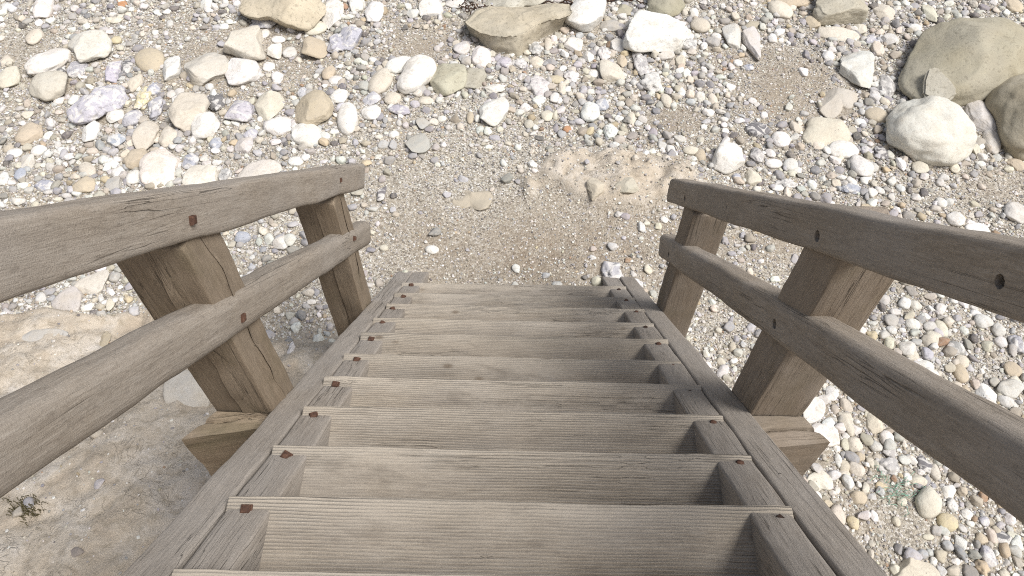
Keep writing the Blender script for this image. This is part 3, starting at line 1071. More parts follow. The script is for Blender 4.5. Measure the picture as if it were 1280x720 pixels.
hero(z2, [(440, 270), (480, 240), (520, 255), (556, 295), (540, 325), (490, 335), (450, 320)], colour=GREY, style='slab', flat=0.45, mat=S_SAND, rgb=(0.42, 0.405, 0.345), label='flat grey stone against the blunt olive green stone')
standing_slab(z3([(905, 352), (908, 300), (922, 256), (940, 246), (956, 250), (992, 288), (1033, 335), (1030, 352), (1000, 372), (940, 374)]), 0.27, (0.58, 0.555, 0.475),
              'pale pointed slab leaning against the front of the largest olive boulder', 'the leaning pointed slab')
hero(z3, [(500, 30), (520, -25), (640, -40), (685, 0), (690, 60), (640, 78), (560, 85), (512, 65)], colour=TAN, style='angular', flat=0.8, mat=S_SAND, rgb=(0.50, 0.46, 0.38), name='boulder', label='blocky tan grey boulder at the top edge on the right half', noun='the blocky tan grey boulder')
hero(z2, [(1150, 40), (1170, -20), (1240, -30), (1280, 0), (1275, 50), (1220, 62), (1160, 58)], colour=OLIVE, style='round', flat=0.8, mat=S_SAND, rgb=(0.38, 0.36, 0.27), label='olive brown stone at the top edge behind the smooth white grey boulder', noun='the olive stone at the top edge')
hero(z1, [(240, 430), (270, 395), (340, 360), (400, 315), (450, 320), (480, 365), (460, 405), (390, 425), (340, 450), (290, 462)], colour=LAV, style='nodule', flat=0.55, rgb=(0.50, 0.495, 0.54), label='long lumpy lavender grey flint on the left of the beach', noun='the long lavender flint', rough=0.6)
hero(z1, [(685, 260), (710, 215), (770, 185), (800, 200), (862, 240), (850, 280), (780, 300), (700, 325)], colour=PALE, style='round', flat=0.5, rgb=(0.60, 0.575, 0.53), label='heart shaped pale grey stone left of a bright white wedge', noun='the heart shaped stone')
hero(z1, [(845, 300), (870, 225), (960, 218), (975, 255), (930, 300), (880, 322)], colour=WHITE, style='angular', flat=0.6, label='bright white wedge shaped stone right of the heart shaped stone', noun='the white wedge stone')
hero(z1, [(820, 160), (860, 120), (970, 108), (985, 150), (980, 225), (930, 222), (850, 195)], colour=CREAM, style='angular', flat=0.75, label='cream cube shaped stone with a sharp front edge below the blocky tan boulder', noun='the cream cube stone')
hero(z1, [(255, 180), (275, 130), (340, 112), (405, 135), (418, 185), (380, 222), (310, 236), (268, 220)], colour=WHITE, style='round', flat=0.55, rgb=(0.70, 0.68, 0.64), label='round white stone with a flat face alone on orange grit, upper left', noun='the round white stone on grit')
hero(z1, [(525, 640), (545, 580), (600, 545), (640, 570), (670, 640), (650, 690), (580, 705), (535, 690)], colour=CREAM, style='round', flat=0.5, rgb=(0.70, 0.66, 0.585), label='large flat cream stone just beyond the upper left handrail', noun='the flat cream stone')
hero(z1, [(678, 640), (760, 614), (828, 618), (820, 660), (800, 700), (720, 712), (690, 690)], colour=WHITE, style='slab', flat=0.45, rgb=(0.72, 0.69, 0.63), label='flat white block just beyond the upper left handrail', noun='the flat white block')
hero(z1, [(880, 640), (920, 600), (975, 605), (1055, 640), (1000, 670), (900, 690)], colour=PALE, style='slab', flat=0.4, rgb=(0.60, 0.58, 0.53), label='pale angular slab poking out behind the upper left handrail')
hero(z2, [(218, 330), (230, 280), (270, 225), (320, 212), (357, 235), (345, 280), (300, 320), (250, 350)], colour=WHITE, style='egg', flat=0.65, label='long bright white stone leaning on a flatter white one', noun='the long bright white stone')
hero(z2, [(522, 425), (530, 378), (615, 378), (622, 420), (590, 465), (560, 475)], colour=WHITE, style='angular', flat=0.6, label='bright white five sided stone standing clear on small gravel', noun='the white five sided stone')
hero(z3, [(105, 595), (150, 540), (200, 535), (235, 590), (240, 640), (190, 658), (130, 625)], colour=WHITE, style='angular', flat=0.65, rgb=(0.76, 0.735, 0.68), label='white cream angular stone beyond the far end of the right handrail', noun='the white stone by the right handrail end')
hero(z3, [(452, 490), (480, 435), (560, 432), (625, 480), (630, 525), (560, 545), (480, 540)], colour=CREAM, style='round', flat=0.45, rgb=(0.60, 0.55, 0.46), label='wide cream stone behind two small white ovals on the right', noun='the wide cream stone')
hero(z3, [(520, 410), (530, 345), (580, 330), (655, 340), (660, 375), (600, 395), (585, 435), (540, 438)], colour=GREY, style='slab', flat=0.4, sink=0.4, rgb=(0.48, 0.45, 0.40), label='brownish grey flat stone half buried in grit', noun='the half buried grey stone')
hero(z3, [(592, 235), (620, 200), (690, 195), (715, 250), (726, 300), (680, 325), (625, 300)], colour=PALE, style='angular', flat=0.65, rgb=(0.62, 0.605, 0.57), label='pale grey angular stone standing on brown grit, right half', noun='the pale angular stone on grit')
hero(z5, [(607, 440), (615, 385), (655, 352), (695, 385), (708, 450), (680, 478), (630, 475)], colour=CREAM, style='egg', flat=0.7, rgb=(0.66, 0.625, 0.55), label='cream pear shaped cobble beside a yellow oval one, lower right', noun='the cream pear shaped cobble')
hero(z5, [(690, 490), (720, 460), (770, 480), (778, 515), (745, 538), (705, 525)], colour=YELLOW, style='egg', flat=0.65, rgb=(0.62, 0.53, 0.36), label='smooth yellow oval cobble, lower right', noun='the yellow oval cobble')
hero(z5, [(510, 700), (540, 670), (640, 662), (700, 685), (715, 740), (640, 775), (530, 765)], colour=CREAM, style='angular', flat=0.6, rgb=(0.60, 0.55, 0.45), label='large cream block at the bottom edge right of the stair', noun='the cream block at the bottom edge')
hero(z5, [(145, 350), (180, 305), (260, 302), (278, 345), (220, 362)], colour=WHITE, style='slab', flat=0.45, rgb=(0.74, 0.70, 0.61), label='flat white slab close to the right stringer below the right bearer')
hero(z5, [(140, 60), (185, -10), (215, 0), (218, 70), (190, 100), (160, 100)], colour=WHITE, style='slab', flat=0.45, label='white chalk slab showing behind the near right post foot', noun='the white slab behind the right post')
hero(z5, [(180, 95), (240, 100), (298, 150), (290, 185), (262, 200), (200, 170)], colour=WHITE, style='slab', flat=0.45, rgb=(0.76, 0.74, 0.70), label='flat white chalk slab beside the right bearer block')
zL = Z(0, 330, 3.788)
hero(zL, [(248, 150), (285, 110), (380, 135), (382, 195), (340, 250), (290, 225), (250, 200)], colour=PALE, style='slab', flat=0.4, rgb=(0.56, 0.535, 0.50), label='split pale slab lying under the upper left handrail', noun='the split pale slab')
hero(zL, [(352, 95), (440, 50), (515, 35), (505, 90), (440, 150), (390, 140)], colour=PALE, style='slab', flat=0.4, rgb=(0.58, 0.55, 0.49), label='pale angular slab under the upper left handrail beside the near left post')
hero(lambda l: l, [(558, 254), (572, 240), (592, 243), (606, 239), (617, 253), (606, 262), (588, 259), (572, 262)], colour=TAN, style='slab', flat=0.30, sink=0.485, mat=S_CHALK, rough=2.6, rgb=(0.40, 0.355, 0.285), label='flat tan stone half sunk in gravel beyond the foot of the stair', noun='the half sunk tan stone')
# lumps of the crumbling chalk crust at the stair foot
for (u, v, w, h, c, lab) in ((746, 234, 26, 27, CREAM, 'upright cream chalk chunk in the chalky crust beyond the stair foot'), (785, 232, 36, 22, CREAM, 'low cream chalk chunk right of the upright one in the chalky crust')):
    add_stone(u, v, w, h, 0, c, 'angular', sink=0.36, label=lab, rgb=(0.52, 0.475, 0.39) if c != GREY else (0.46, 0.42, 0.36), name='chalk_chunk', rough=1.6, lvl=4)
# clods and plates of chalk lying on the bank at the left
for (u, v, w, h, c, st, rgb_, lab) in ((232, 492, 66, 62, PALE, 'slab', (0.47, 0.45, 0.41), 'smooth grey chalk plate on the bank beside the near left post'),
                                       (128, 431, 15, 32, TAN, 'angular', (0.36, 0.31, 0.22), 'small brown upright clod on the rim of the bank'), (45, 424, 90, 24, PALE, 'slab', (0.45, 0.43, 0.41), 'long low grey chalk ledge at the left edge of the bank rim'),
                                       (95, 690, 22, 14, DARK, 'angular', (0.22, 0.20, 0.18), 'small dark stone low on the chalk bank')):
    add_stone(u, v, w, h, 0, c, st, flat=0.4, sink=0.40, label=lab, rgb=rgb_, name='chalk_chunk' if c != DARK else 'beach_stone', rough=1.5, lvl=4, mat=S_CHALK)

# the rest of the cobbles: (x, y, w, h, turn, colour, style)
RND, EGG, ANG, SLB, NOD = 'round', 'egg', 'angular', 'slab', 'nodule'
L1 = [(180,232,150,100,-20,WHITE,RND),(190,318,150,100,0,CREAM,RND),(130,138,66,54,0,CREAM,EGG),(30,28,48,28,0,WHITE,EGG),(160,30,80,80,0,WHITE,RND),(430,430,66,58,0,WHITE,RND),
(340,490,66,78,0,WHITE,RND),(430,520,76,50,0,BLUE,RND),(545,505,95,105,0,CREAM,RND),(505,588,95,80,0,TAN,RND),(630,512,75,80,0,CREAM,RND),(700,415,145,140,0,CREAM,RND),(758,470,115,100,0,WHITE,RND),
(560,225,130,80,15,TAN,EGG),(635,265,80,95,0,WHITE,ANG),(1170,180,100,80,0,TAN,ANG),(1250,165,70,80,0,LAV,NOD),(890,410,110,85,0,LAV,ANG),(1000,395,110,105,0,CREAM,ANG),(1040,465,115,75,0,WHITE,RND),
(1140,500,140,90,10,WHITE,RND),(1170,410,150,150,-30,TAN,RND),(1265,360,70,50,0,WHITE,RND),(905,540,70,60,0,PALE,ANG),(710,600,65,55,0,BLUE,RND),(495,440,75,65,0,LAV,RND),(580,400,70,80,0,LAV,NOD),
(500,310,60,65,0,CREAM,RND),(540,360,60,90,0,YELLOW,NOD),(425,265,60,85,0,LAV,ANG),(470,250,40,60,0,DARK,ANG),(225,255,45,40,0,DARK,RND),(285,260,75,60,0,LAV,RND),(25,230,55,45,0,CREAM,RND),
(40,290,90,80,0,CREAM,RND),(110,500,100,80,0,TAN,RND),(55,570,60,35,0,WHITE,EGG),(105,598,60,60,0,PALE,ANG),(145,560,60,40,0,WHITE,EGG),(325,630,80,45,25,CREAM,EGG),(310,690,90,60,0,TAN,RND),
(420,685,60,60,0,GREY,ANG),(500,660,65,55,0,WHITE,EGG),(440,640,55,50,0,WHITE,RND),(415,610,70,40,0,WHITE,NOD),(75,650,45,45,0,BLUE,RND),(165,690,75,45,0,BLUE,RND),(15,670,40,50,0,WHITE,ANG),
(985,85,110,60,0,LAV,NOD),(985,125,40,35,0,WHITE,EGG),(1175,105,85,55,0,CREAM,EGG),(1020,190,60,60,0,WHITE,ANG),(1080,195,55,45,0,PALE,RND),(1035,147,55,28,0,WHITE,EGG),(1240,50,80,110,0,WHITE,RND),
(805,380,70,75,0,DARK,NOD),(805,535,50,45,0,BLUE,RND),(1125,345,40,40,0,LAV,EGG),(1030,290,50,48,0,WHITE,RND),(1000,248,50,40,0,WHITE,RND),(1225,270,60,55,0,TAN,RND),(1250,300,60,35,0,WHITE,EGG),
(1100,600,60,40,0,WHITE,EGG),(770,20,50,50,0,WHITE,RND),(455,15,40,25,0,RUSTY,RND),(430,75,50,25,0,CREAM,ANG),(435,150,45,30,0,YELLOW,RND),(640,350,40,36,0,PALE,RND),(570,335,55,48,0,BLUE,RND),(840,655,55,60,0,GREY,NOD),(220,375,40,36,0,WHITE,RND),(275,370,40,38,0,WHITE,RND),(930,500,60,40,0,LAV,ANG)]
L2 = [(1055,38,65,55,0,OLIVE,ANG),(340,30,95,75,0,WHITE,ANG),(435,12,90,40,0,PALE,RND),(130,45,70,80,0,WHITE,RND),(65,20,65,60,0,WHITE,RND),(45,140,100,90,0,LAV,ANG),(222,240,115,66,-10,WHITE,EGG),
(150,305,80,100,35,CREAM,EGG),(575,330,80,45,5,WHITE,ANG),(30,440,80,120,-15,WHITE,EGG),(118,418,75,65,0,WHITE,RND),(195,368,65,50,0,CREAM,EGG),(525,210,80,80,0,WHITE,RND),(455,178,70,50,0,PALE,RND),
(470,225,40,35,0,GREY,RND),(730,232,62,50,0,CREAM,RND),(668,238,60,45,0,PALE,NOD),(610,235,65,60,0,LAV,NOD),(870,165,80,65,10,WHITE,ANG),(925,210,50,45,20,WHITE,ANG),(1035,170,70,60,0,PALE,ANG),
(1010,275,105,80,20,CREAM,ANG),(1120,240,60,110,-20,GREY,NOD),(1160,305,95,80,0,PALE,NOD),(935,420,80,75,0,WHITE,RND),(1003,490,62,60,0,WHITE,NOD),(1085,442,36,50,0,CREAM,EGG),(1215,375,40,55,-25,CREAM,EGG),
(1228,388,28,28,0,RUSTY,EGG),(975,390,55,45,0,BLUE,RND),(735,320,100,85,20,PALE,NOD),(730,180,60,55,0,GREY,NOD),(775,165,30,48,0,CREAM,EGG),(805,295,60,35,0,TAN,EGG),(860,285,60,50,0,PALE,NOD),
(980,200,60,60,0,PALE,NOD),(1010,95,100,45,-5,GREY,RND),(295,540,100,85,0,GREY,ANG),(320,375,60,32,0,CREAM,EGG),(300,335,60,45,0,GREY,RND),(220,410,90,40,10,LAV,RND),(120,365,75,50,0,LAV,ANG),
(90,320,50,45,0,GREY,RND),(310,460,60,50,0,GREY,ANG),(200,500,40,32,0,WHITE,EGG),(845,480,35,30,0,RUSTY,RND),(800,365,40,40,0,WHITE,RND),(825,330,35,45,0,CREAM,RND),(945,275,45,30,0,WHITE,EGG),
(1050,225,40,50,0,TAN,RND),(1265,230,50,50,0,CREAM,RND),(1210,205,70,40,0,PALE,RND),(485,435,30,50,0,TAN,EGG),(270,50,50,40,0,PALE,RND),(1270,340,30,40,0,WHITE,RND),(770,430,50,45,0,CREAM,RND),(690,400,45,35,0,WHITE,RND),(740,375,55,40,0,WHITE,NOD)]
L3 = [(1115,430,95,125,-28,PALE,RND),(1090,385,90,50,0,TAN,RND),(1160,520,60,95,30,PALE,EGG),(765,325,75,100,15,GREY,NOD),(725,358,48,48,0,PALE,RND),(735,430,90,60,10,TAN,EGG),(605,555,120,65,0,WHITE,EGG),
(673,618,85,85,0,WHITE,RND),(375,520,72,60,0,WHITE,EGG),(335,570,40,35,0,WHITE,RND),(350,608,68,38,0,WHITE,EGG),(410,612,60,45,-20,PALE,EGG),(295,485,100,60,0,DARK,RND),(265,158,75,125,0,PALE,ANG),
(195,140,80,95,0,PALE,ANG),(590,130,155,55,5,CREAM,EGG),(375,35,95,60,15,CREAM,EGG),(425,5,140,45,0,TAN,RND),(755,45,85,65,20,CREAM,ANG),(930,50,50,70,-20,CREAM,RND),(875,105,50,30,0,WHITE,EGG),
(778,145,60,40,0,PALE,ANG),(715,150,60,40,0,LAV,NOD),(495,85,55,50,0,TAN,RND),(670,105,50,40,0,CREAM,RND),(75,95,75,55,0,CREAM,EGG),(50,48,40,40,0,WHITE,RND),(15,130,50,60,0,WHITE,RND),(35,165,65,45,0,GREY,NOD),
(550,205,48,38,0,WHITE,RND),(460,265,40,38,0,WHITE,RND),(215,235,38,32,0,WHITE,RND),(255,250,40,30,0,BLUE,ANG),(25,270,45,35,0,WHITE,ANG),(75,360,40,45,0,WHITE,RND),(110,420,32,32,0,WHITE,RND),
(120,368,38,45,0,CREAM,RND),(125,155,60,40,0,GREY,RND),(40,560,65,35,0,CREAM,EGG),(75,580,45,50,0,TAN,RND),(270,665,65,60,0,CREAM,RND),(285,575,55,60,0,GREY,NOD),(365,700,50,25,0,WHITE,EGG),
(435,632,40,30,0,WHITE,RND),(515,540,50,35,0,CREAM,RND),(555,520,45,30,0,CREAM,EGG),(820,610,45,50,0,WHITE,ANG),(893,625,65,45,0,CREAM,RND),(1020,620,40,42,0,CREAM,RND),(750,570,50,50,0,DARK,RND),
(695,560,45,35,0,LAV,RND),(635,700,80,40,0,BLUE,NOD),(580,680,40,35,0,CREAM,RND),(670,455,45,28,0,WHITE,EGG),(265,95,70,30,-15,OLIVE,SLB),(345,145,35,35,0,WHITE,RND),(1240,18,75,50,0,TAN,RND),
(1250,610,70,45,10,TAN,RND),(395,685,90,40,0,GREY,NOD),(430,475,50,45,0,CREAM,ANG),(210,660,35,35,0,BLUE,RND),(735,180,45,55,0,CREAM,RND),(600,185,40,35,0,GREY,NOD),(1100,560,40,60,0,CREAM,ANG)]
L5 = [(790,585,55,65,0,PALE,ANG),(895,640,75,80,0,LAV,ANG),(430,100,75,95,-15,CREAM,ANG),(325,95,65,110,-20,CREAM,ANG),(485,155,60,65,0,WHITE,RND),(355,180,70,60,0,CREAM,RND),(490,275,100,80,0,GREY,NOD),
(640,265,60,80,0,DARK,NOD),(735,375,70,60,0,WHITE,ANG),(750,430,50,60,0,PALE,NOD),(290,250,35,60,0,WHITE,EGG),(290,475,75,90,0,CREAM,ANG),(350,500,55,60,0,YELLOW,RND),(200,400,40,55,0,WHITE,RND),
(310,305,50,60,0,CREAM,ANG),(870,570,65,50,0,TAN,ANG),(960,565,90,50,0,DARK,RND),(1020,590,60,60,0,WHITE,ANG),(615,330,70,45,0,CREAM,RND),(440,190,55,50,0,PALE,RND),(375,230,40,40,0,TAN,RND),
(690,535,50,40,0,GREY,RND),(885,495,45,40,0,LAV,RND),(655,560,50,25,0,CREAM,EGG),(370,400,70,55,0,TAN,RND),(435,475,35,50,0,WHITE,RND),(525,497,35,40,0,CREAM,RND),(570,315,35,35,0,WHITE,RND),(830,20,80,50,0,GREY,NOD),(905,15,60,60,0,PALE,ANG),(500,215,70,50,0,GREY,NOD),(420,255,40,45,0,CREAM,RND),(560,245,55,40,0,PALE,RND),(240,425,45,30,0,TAN,SLB),(465,355,55,40,0,YELLOW,RND)]
L8 = [(345,88,60,45,0,WHITE,RND),(420,122,85,45,5,WHITE,RND),(540,68,80,65,0,PALE,RND),(300,35,35,35,0,WHITE,EGG),(65,55,60,35,0,TAN,SLB),(435,415,60,45,0,PALE,RND),(208,425,50,40,0,WHITE,EGG),(140,415,50,40,0,GREY,RND),
(300,440,38,50,0,CREAM,EGG),(275,472,55,48,0,CREAM,RND),(190,505,65,50,0,PALE,RND),(205,525,45,35,0,CREAM,EGG),(245,560,65,40,0,WHITE,EGG),(270,595,60,50,25,WHITE,RND),(195,560,90,50,10,LAV,NOD),(368,545,45,40,0,CREAM,EGG),
(362,583,48,55,0,TAN,EGG),(345,505,60,50,0,GREY,NOD),(545,490,60,65,0,LAV,NOD),(450,655,65,80,0,WHITE,ANG),(520,630,90,60,0,PALE,RND),(510,672,55,40,0,PALE,RND),(400,680,60,40,0,GREY,NOD),(355,640,40,55,0,CREAM,RND),
(380,640,30,35,0,TAN,RND),(530,570,60,50,0,TAN,RND),(327,625,50,35,0,CREAM,RND),(490,480,40,35,0,PALE,RND),(255,520,40,40,0,LAV,RND)]
LD = [(362,301,21,18,0,WHITE,RND),(303,297,22,15,0,BLUE,RND),(364,438,9,24,0,PALE,NOD),(352,303,24,20,0,WHITE,ANG),(53,372,16,12,0,PALE,SLB),(478,242,12,20,0,DARK,ANG),(540,312,18,12,0,WHITE,EGG),(765,340,30,28,0,LAV,NOD),(790,358,28,24,0,PALE,NOD),(770,352,18,14,0,BLUE,RND),
      (137,382,12,16,0,CREAM,ANG),(480,310,12,9,0,CREAM,EGG)]
for lst, tr, s in ((L1, z1, 2.977), (L2, z2, 2.977), (L3, z3, 2.977), (L5, z5, 3.272), (L8, Z(1060, 240, 2.573), 2.573), (LD, lambda l: l, 1.0)):
    for (u, v, w, h, rt, c, st) in lst:
        (X, Y), = tr([(u, v)])
        add_stone(X, Y, w / s, h / s, rt, c, st, sink=0.22 + 0.2 * random.random())

# labels: colour, shape, size and the landmark each stone lies by
anchors = [(s['px'], s['py'], s['noun'], s) for s in STONES if s['noun']]
anchors += [(760, 225, 'the chalky crust', None), (448, 205, 'the far end of the left handrail', None), (835, 225, 'the far end of the right handrail', None), (1010, 500, 'the near right post', None), (850, 370, 'the far right post', None),
            (430, 330, 'the far left post', None), (640, 350, 'the bottom step', None), (1050, 640, 'the right stringer', None), (1180, 480, 'the lower right handrail', None), (1150, 280, 'the upper right handrail', None), (5, 5, 'the top left corner', None), (1275, 5, 'the top right corner', None), (5, 200, 'the left edge of the photo', None)]
SH = {RND: 'rounded', EGG: 'smooth oval', ANG: 'angular', SLB: 'flat', NOD: 'knobbly'}


def relation(s, a):
    dx, dy = s['px'] - a[0], s['py'] - a[1]
    if abs(dx) > 2.2 * abs(dy):
        return ('right of ' if dx > 0 else 'left of ') + a[2]
    if abs(dy) > 2.2 * abs(dx):
        return ('in front of ' if dy > 0 else 'behind ') + a[2]
    return ('in front and ' if dy > 0 else 'behind and ') + ('right of ' if dx > 0 else 'left of ') + a[2]


used = {}
for s in STONES:
    if s['label']:
        used[s['label']] = 1
    s['size'] = 'large' if s['w'] * s['h'] > 1500 else 'medium' if s['w'] * s['h'] > 520 else 'small'
todo = []
for s in STONES:
    if s['label']:
        continue
    an = sorted([a for a in anchors if a[3] is not s], key=lambda a: math.hypot(a[0] - s['px'], (a[1] - s['py']) * 1.2))
    head = '%s %s %s %s' % (s['size'], s['colour'], SH[s['style']], 'flint' if s['colour'] in (LAV, BLUE, DARK) else 'stone')
    done = False
    for a in an[:7]:
        lab = '%s %s' % (head, relation(s, a))
        if lab not in used and len(lab.split()) <= 16:
            used[lab] = 1
            s['label'] = lab
            done = True
            break
    if not done:
        near = sorted([t for t in STONES if t is not s], key=lambda t: math.hypot(t['px'] - s['px'], t['py'] - s['py']))
        for t in near[:6]:
            lab = '%s beside a %s %s one %s' % (head, t['colour'], SH[t['style']], relation(s, an[0]))
            if len(lab.split()) <= 16 and lab not in used:
                used[lab] = 1
                s['label'] = lab
                break
for s in STONES:
    big = s['o'].name.startswith('boulder')
    tag(s['o'], s['label'], 'boulder' if big else 'chalk chunk' if s['o'].name.startswith('chalk') else 'stone', 'boulders on the beach' if big else 'stones lying on the beach')

# ------------------------------------------------------------------ pebbles and grit (countless)
SANDY = [(310, 65, 110, 42), (520, 62, 45, 26), (985, 100, 75, 55), (655, 285, 235, 108), (560, 330, 120, 50), (525, 240, 80, 45), (1250, 235, 60, 26), (845, 150, 45, 22), (30, 60, 60, 40), (1000, 300, 40, 30), (1130, 650, 60, 40), (200, 260, 30, 20)]


def sandy(px, py):
    s = 0
    for (a, b, c, d) in SANDY:
        s = np.maximum(s, np.exp(-(((px - a) / c) ** 2 + ((py - b) / d) ** 2) * 0.9))
    return s


SX = np.array([s['x'] for s in STONES])
SYv = np.array([s['y'] for s in STONES])
SA = np.array([s['a'] for s in STONES])
SB = np.array([s['b'] for s in STONES])


def free_of_stones(x, y, k):
    ok = np.ones(len(x), bool)
    for c in range(0, len(x), 4000):
        sl = slice(c, c + 4000)
        d = ((x[sl, None] - SX[None]) / (SA[None] * k)) ** 2 + ((y[sl, None] - SYv[None]) / (SB[None] * k)) ** 2
        ok[sl] = d.min(1) > 1
    return ok


PAL = [((0.71, 0.70, 0.665), .36), ((0.62, 0.575, 0.49), .20), ((0.47, 0.42, 0.345), .09), ((0.46, 0.455, 0.47), .14), ((0.33, 0.325, 0.345), .08), ((0.40, 0.385, 0.36), .10), ((0.17, 0.16, 0.16), .03), ((0.38, 0.25, 0.16), .008), ((0.54, 0.45, 0.31), .025)]
PC = np.array([c for c, w in PAL])
PWT = np.array([w for c, w in PAL])
PWT = PWT / PWT.sum()


def visible_area(n):
    x = RNG.uniform(-5.8, 5.8, n)
    y = RNG.uniform(0.3, 7.2, n)
    z = height(x, y)
    P = np.stack([x, y, z], -1)
    px, py, dd = project(P)
    out = np.maximum(np.maximum(-60 - px, px - 1340) / 330, (-50 - py) / 170)      # thins out well beyond the picture
    ok = (py < 770) & (RNG.random(len(px)) > np.clip(out, 0, 1) ** 0.6)
    return x[ok], y[ok], z[ok], px[ok], py[ok]


def scatter(n, rlo, rhi, power, keep, level, name, label, style_mix, colour_shift=0.0, sep=0.0, flat=(0.45, 0.8), shapes=24, smooth=True, wts=None):
    x, y, z, px, py = visible_area(n)
    sd = sandy(px, py)
    bk = bank_mask(x, y)
    prob = keep(sd, bk, x, y)
    u = RNG.random(len(x))
    ok = u < prob
    x, y, z = x[ok], y[ok], z[ok]
    r = rlo * (rhi / rlo) ** (RNG.random(len(x)) ** power)
    ok = free_of_stones(x, y, 0.80)
    x, y, z, r = x[ok], y[ok], z[ok], r[ok]
    if sep > 0:
        order = np.argsort(-r)
        cell = rhi * 2
        grid = {}
        keepi = []
        for i in order:
            gx_, gy_ = int(x[i] // cell), int(y[i] // cell)
            good = True
            for ax in (-1, 0, 1):
                for ay in (-1, 0, 1):
                    for j in grid.get((gx_ + ax, gy_ + ay), ()):
                        if (x[i] - x[j]) ** 2 + (y[i] - y[j]) ** 2 < (sep * (r[i] + r[j])) ** 2:
                            good = False
                            break
                    if not good:
                        break
                if not good:
                    break
            if good:
                grid.setdefault((gx_, gy_), []).append(i)
                keepi.append(i)
        k = np.array(keepi)
        x, y, z, r = x[k], y[k], z[k], r[k]
    N = len(x)
    protos = [stone_shape(level, 900 + q, style_mix[q % len(style_mix)], 1.0) for q in range(shapes)]
    f0 = protos[0][1]
    V = np.stack([p for p, f in protos])            # shapes, nv, 3
    nv = V.shape[1]
    pick = RNG.integers(0, shapes, N)
    sc = np.stack([RNG.uniform(0.85, 1.25, N), RNG.uniform(0.7, 1.0, N), RNG.uniform(flat[0], flat[1], N)], -1) * r[:, None]
    co = V[pick] * sc[:, None, :]
    # tilt a little, then turn about Z
    ta, tb = RNG.normal(0, 0.25, N), RNG.uniform(0, 2 * np.pi, N)
    ca, sa = np.cos(ta)[:, None], np.sin(ta)[:, None]
    yv, zv = co[:, :, 1] * ca - co[:, :, 2] * sa, co[:, :, 1] * sa + co[:, :, 2] * ca
    cb, sb = np.cos(tb)[:, None], np.sin(tb)[:, None]
    xv = co[:, :, 0] * cb - yv * sb
    yv2 = co[:, :, 0] * sb + yv * cb
    out = np.stack([xv + x[:, None], yv2 + y[:, None], zv + (z + sc[:, 2] * RNG.uniform(0.15, 0.6, N))[:, None]], -1)
    faces = (f0[None] + (np.arange(N) * nv)[:, None, None]).reshape(-1, 3)
    o = mesh_obj(name, out.reshape(-1, 3), faces, PEB, smooth=smooth)
    wt = PWT if wts is None else np.array(wts) / sum(wts)
    ci = RNG.choice(len(PC), N, p=wt)
    col = PC[ci] * RNG.uniform(0.66, 1.14, (N, 1)) * (1 + RNG.normal(0, 0.02, (N, 3)))
    col = np.clip(col, 0.02, 0.82)
    rgba = np.concatenate([np.repeat(col, nv, 0), np.ones((N * nv, 1))], 1).astype(np.float32)
    ca_ = o.data.color_attributes.new('tint', 'FLOAT_COLOR', 'POINT')
    ca_.data.foreach_set('color', rgba.ravel())
    o['kind'] = 'stuff'
    o['label'] = label
    o['category'] = 'pebbles'
    print(name, N)
    return o


PEB = mat_pebbles()
def CL(x, y):
    # stones gather in drifts with finer shingle between
    return 0.50 + 0.8 * sstep(-0.25, 0.45, fbm(np.stack([x * 2.4, y * 2.4, 0 * x + 3], -1), 3))


scatter(320000, 0.0065, 0.036, 2.5, lambda sd, bk, x, y: np.clip(np.clip(1 - 1.1 * sd, 0, 1) ** 1.3 * CL(x, y) * (1 - bk * 1.05) * (1 - 0.9 * crust_mask(x, y)) * (1 - 0.55 * sstep(3.2, 2.4, y) * (np.abs(x) < 1.5)), 0.0035, 1), 3, 'pebbles',
        'small mixed white, cream and grey pebbles covering the beach', ['round', 'angular', 'nodule', 'round', 'angular', 'angular'], sep=0.70, shapes=24)
scatter(450000, 0.0032, 0.0085, 1.3, lambda sd, bk, x, y: np.clip((0.95 - 0.66 * sd) * (1 - bk * 0.95) * (1 - 0.7 * crust_mask(x, y)), 0.004, 1), 1, 'shingle_grit',
        'fine shell and chalk grit between the pebbles', ['angular', 'round'], sep=0.62, shapes=30, flat=(0.5, 0.9), smooth=False,
        wts=[.34, .20, .12, .12, .07, .12, .06, .015, .02])

# ------------------------------------------------------------------ scraps on the beach
def tube(name, paths, rad, mat, sides=5):
    vs, fs = [], []
    for path in paths:
        path = np.array(path)
        n = len(path)
        base = len(vs)
        for i in range(n):
            t = path[min(i + 1, n - 1)] - path[max(i - 1, 0)]
            t = t / (np.linalg.norm(t) + 1e-9)
            u = np.cross(t, [0, 0, 1.0])
            u = u / (np.linalg.norm(u) + 1e-9)
            v = np.cross(t, u)
            rr = rad * (0.35 if i in (0, n - 1) else 1)
            for k in range(sides):
                a = 2 * math.pi * k / sides
                vs.append(path[i] + rr * (math.cos(a) * u + math.sin(a) * v))
        for i in range(n - 1):
            for k in range(sides):
                k2 = (k + 1) % sides
                fs.append((base + i * sides + k, base + i * sides + k2, base + (i + 1) * sides + k2, base + (i + 1) * sides + k))
    return mesh_obj(name, vs, fs, mat)


def simple_mat(name, col, rough=0.7):
    m, nt, b = new_mat(name)
    g = NT(nt)
    v, oi = g.obj_coord()
    f = g.noise(v, 60, 3)
    g.l(g.ramp(f, [(0.3, tuple(c * 0.7 for c in col)), (0.7, tuple(min(1, c * 1.25) for c in col))]), b.inputs['Base Color'])
    b.inputs['Roughness'].default_value = rough
    return m


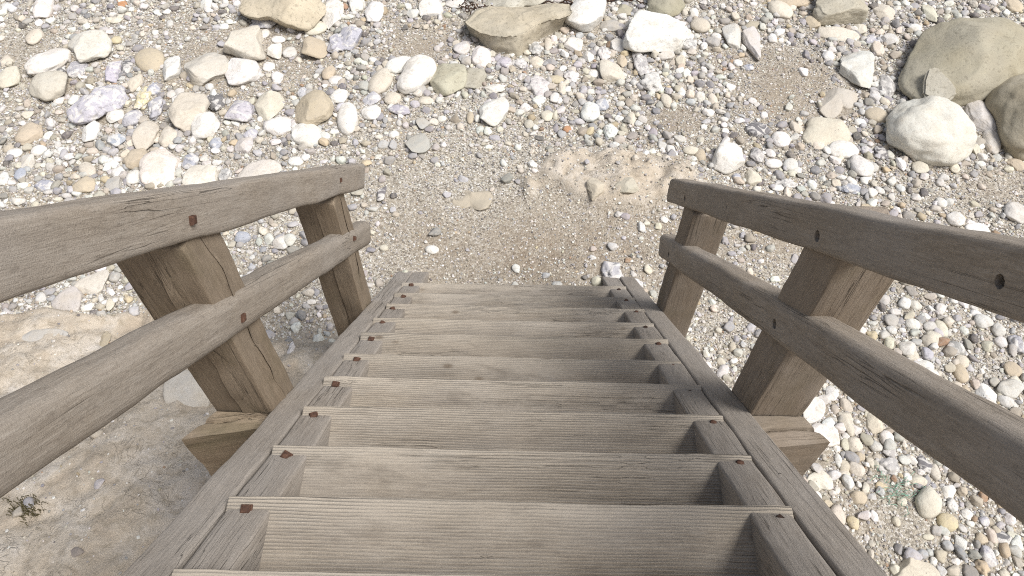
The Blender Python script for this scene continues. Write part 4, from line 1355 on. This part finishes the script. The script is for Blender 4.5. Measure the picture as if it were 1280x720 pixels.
def squiggle(px, py, spread, n, seed, lift=0.012):
    rg = np.random.default_rng(seed)
    paths = []
    for k in range(n):
        u, v = px + rg.normal(0, spread[0]) * 0.5, py + rg.normal(0, spread[1]) * 0.5
        an = rg.uniform(0, 6.28)
        pts = []
        for i in range(14):
            an += rg.normal(0, 0.55)
            u += math.cos(an) * spread[0] / 9
            v += math.sin(an) * spread[1] / 9
            hz_ = GZ
            for _ in range(4):
                g = at_z(u, v, hz_)
                hz_ = float(height(np.array([g[0]]), np.array([g[1]]))[0])
            pts.append((g[0], g[1], hz_ + lift + 0.012 * math.sin(i * 1.3 + k)))
        paths.append(pts)
    return paths


NET = simple_mat('green_nylon', (0.22, 0.42, 0.32))
tag(tube('net_scrap', squiggle(1122, 612, (26, 16), 15, 5, 0.022), 0.0011, NET), 'frayed scrap of green netting among the pebbles at the lower right', 'net')
MOSS = simple_mat('dry_moss', (0.10, 0.085, 0.04), 0.9)
tag(tube('moss', squiggle(34, 636, (14, 12), 42, 21, 0.006), 0.0012, MOSS), 'dark tuft of dry moss low on the chalk bank at the left edge', 'moss')
WEED = simple_mat('dry_seaweed', (0.055, 0.028, 0.016), 0.6)
tag(tube('seaweed', squiggle(735, 4, (42, 7), 12, 9, 0.03), 0.005, WEED), 'dark brown dried seaweed behind the bright white angular rock at the top edge', 'seaweed', 'dried seaweed on the beach')
tag(tube('seaweed', squiggle(585, 10, (22, 8), 9, 12, 0.03), 0.004, WEED), 'thin dark seaweed strands left of the broad olive slab boulder', 'seaweed', 'dried seaweed on the beach')

# ------------------------------------------------------------------ light
SUN_EL, SUN_AZ = R(61), R(116)          # azimuth measured from +Y (ahead) towards +X (right)
sd = Vector((math.sin(SUN_AZ) * math.cos(SUN_EL), math.cos(SUN_AZ) * math.cos(SUN_EL), math.sin(SUN_EL)))
sl = bpy.data.lights.new('sun', 'SUN')
sl.energy = 2.6
sl.angle = R(24)
sl.color = (1.0, 0.97, 0.925)
so = bpy.data.objects.new('sun', sl)
so.rotation_euler = sd.to_track_quat('Z', 'Y').to_euler()
COL.objects.link(so)
world = bpy.data.worlds.new('World')
scene.world = world
world.use_nodes = True
nt = world.node_tree
nt.nodes.clear()
wo = nt.nodes.new('ShaderNodeOutputWorld')
bg = nt.nodes.new('ShaderNodeBackground')
sky = nt.nodes.new('ShaderNodeTexSky')
sky.sky_type = 'NISHITA'
sky.sun_disc = False
sky.sun_elevation = SUN_EL
sky.sun_rotation = SUN_AZ
sky.dust_density = 4.0
sky.air_density = 1.0
bg.inputs['Strength'].default_value = 0.088
hsv = nt.nodes.new('ShaderNodeHueSaturation')       # thin haze whitens the sky
hsv.inputs['Saturation'].default_value = 0.60
nt.links.new(sky.outputs[0], hsv.inputs['Color'])
nt.links.new(hsv.outputs[0], bg.inputs[0])
nt.links.new(bg.outputs[0], wo.inputs[0])

scene.cycles.use_denoising = False
scene.cycles.filter_width = 1.1
scene.view_settings.view_transform = 'Standard'
scene.view_settings.look = 'None'
scene.view_settings.exposure = 0.50
scene.view_settings.gamma = 1
scene.view_settings.use_curve_mapping = False
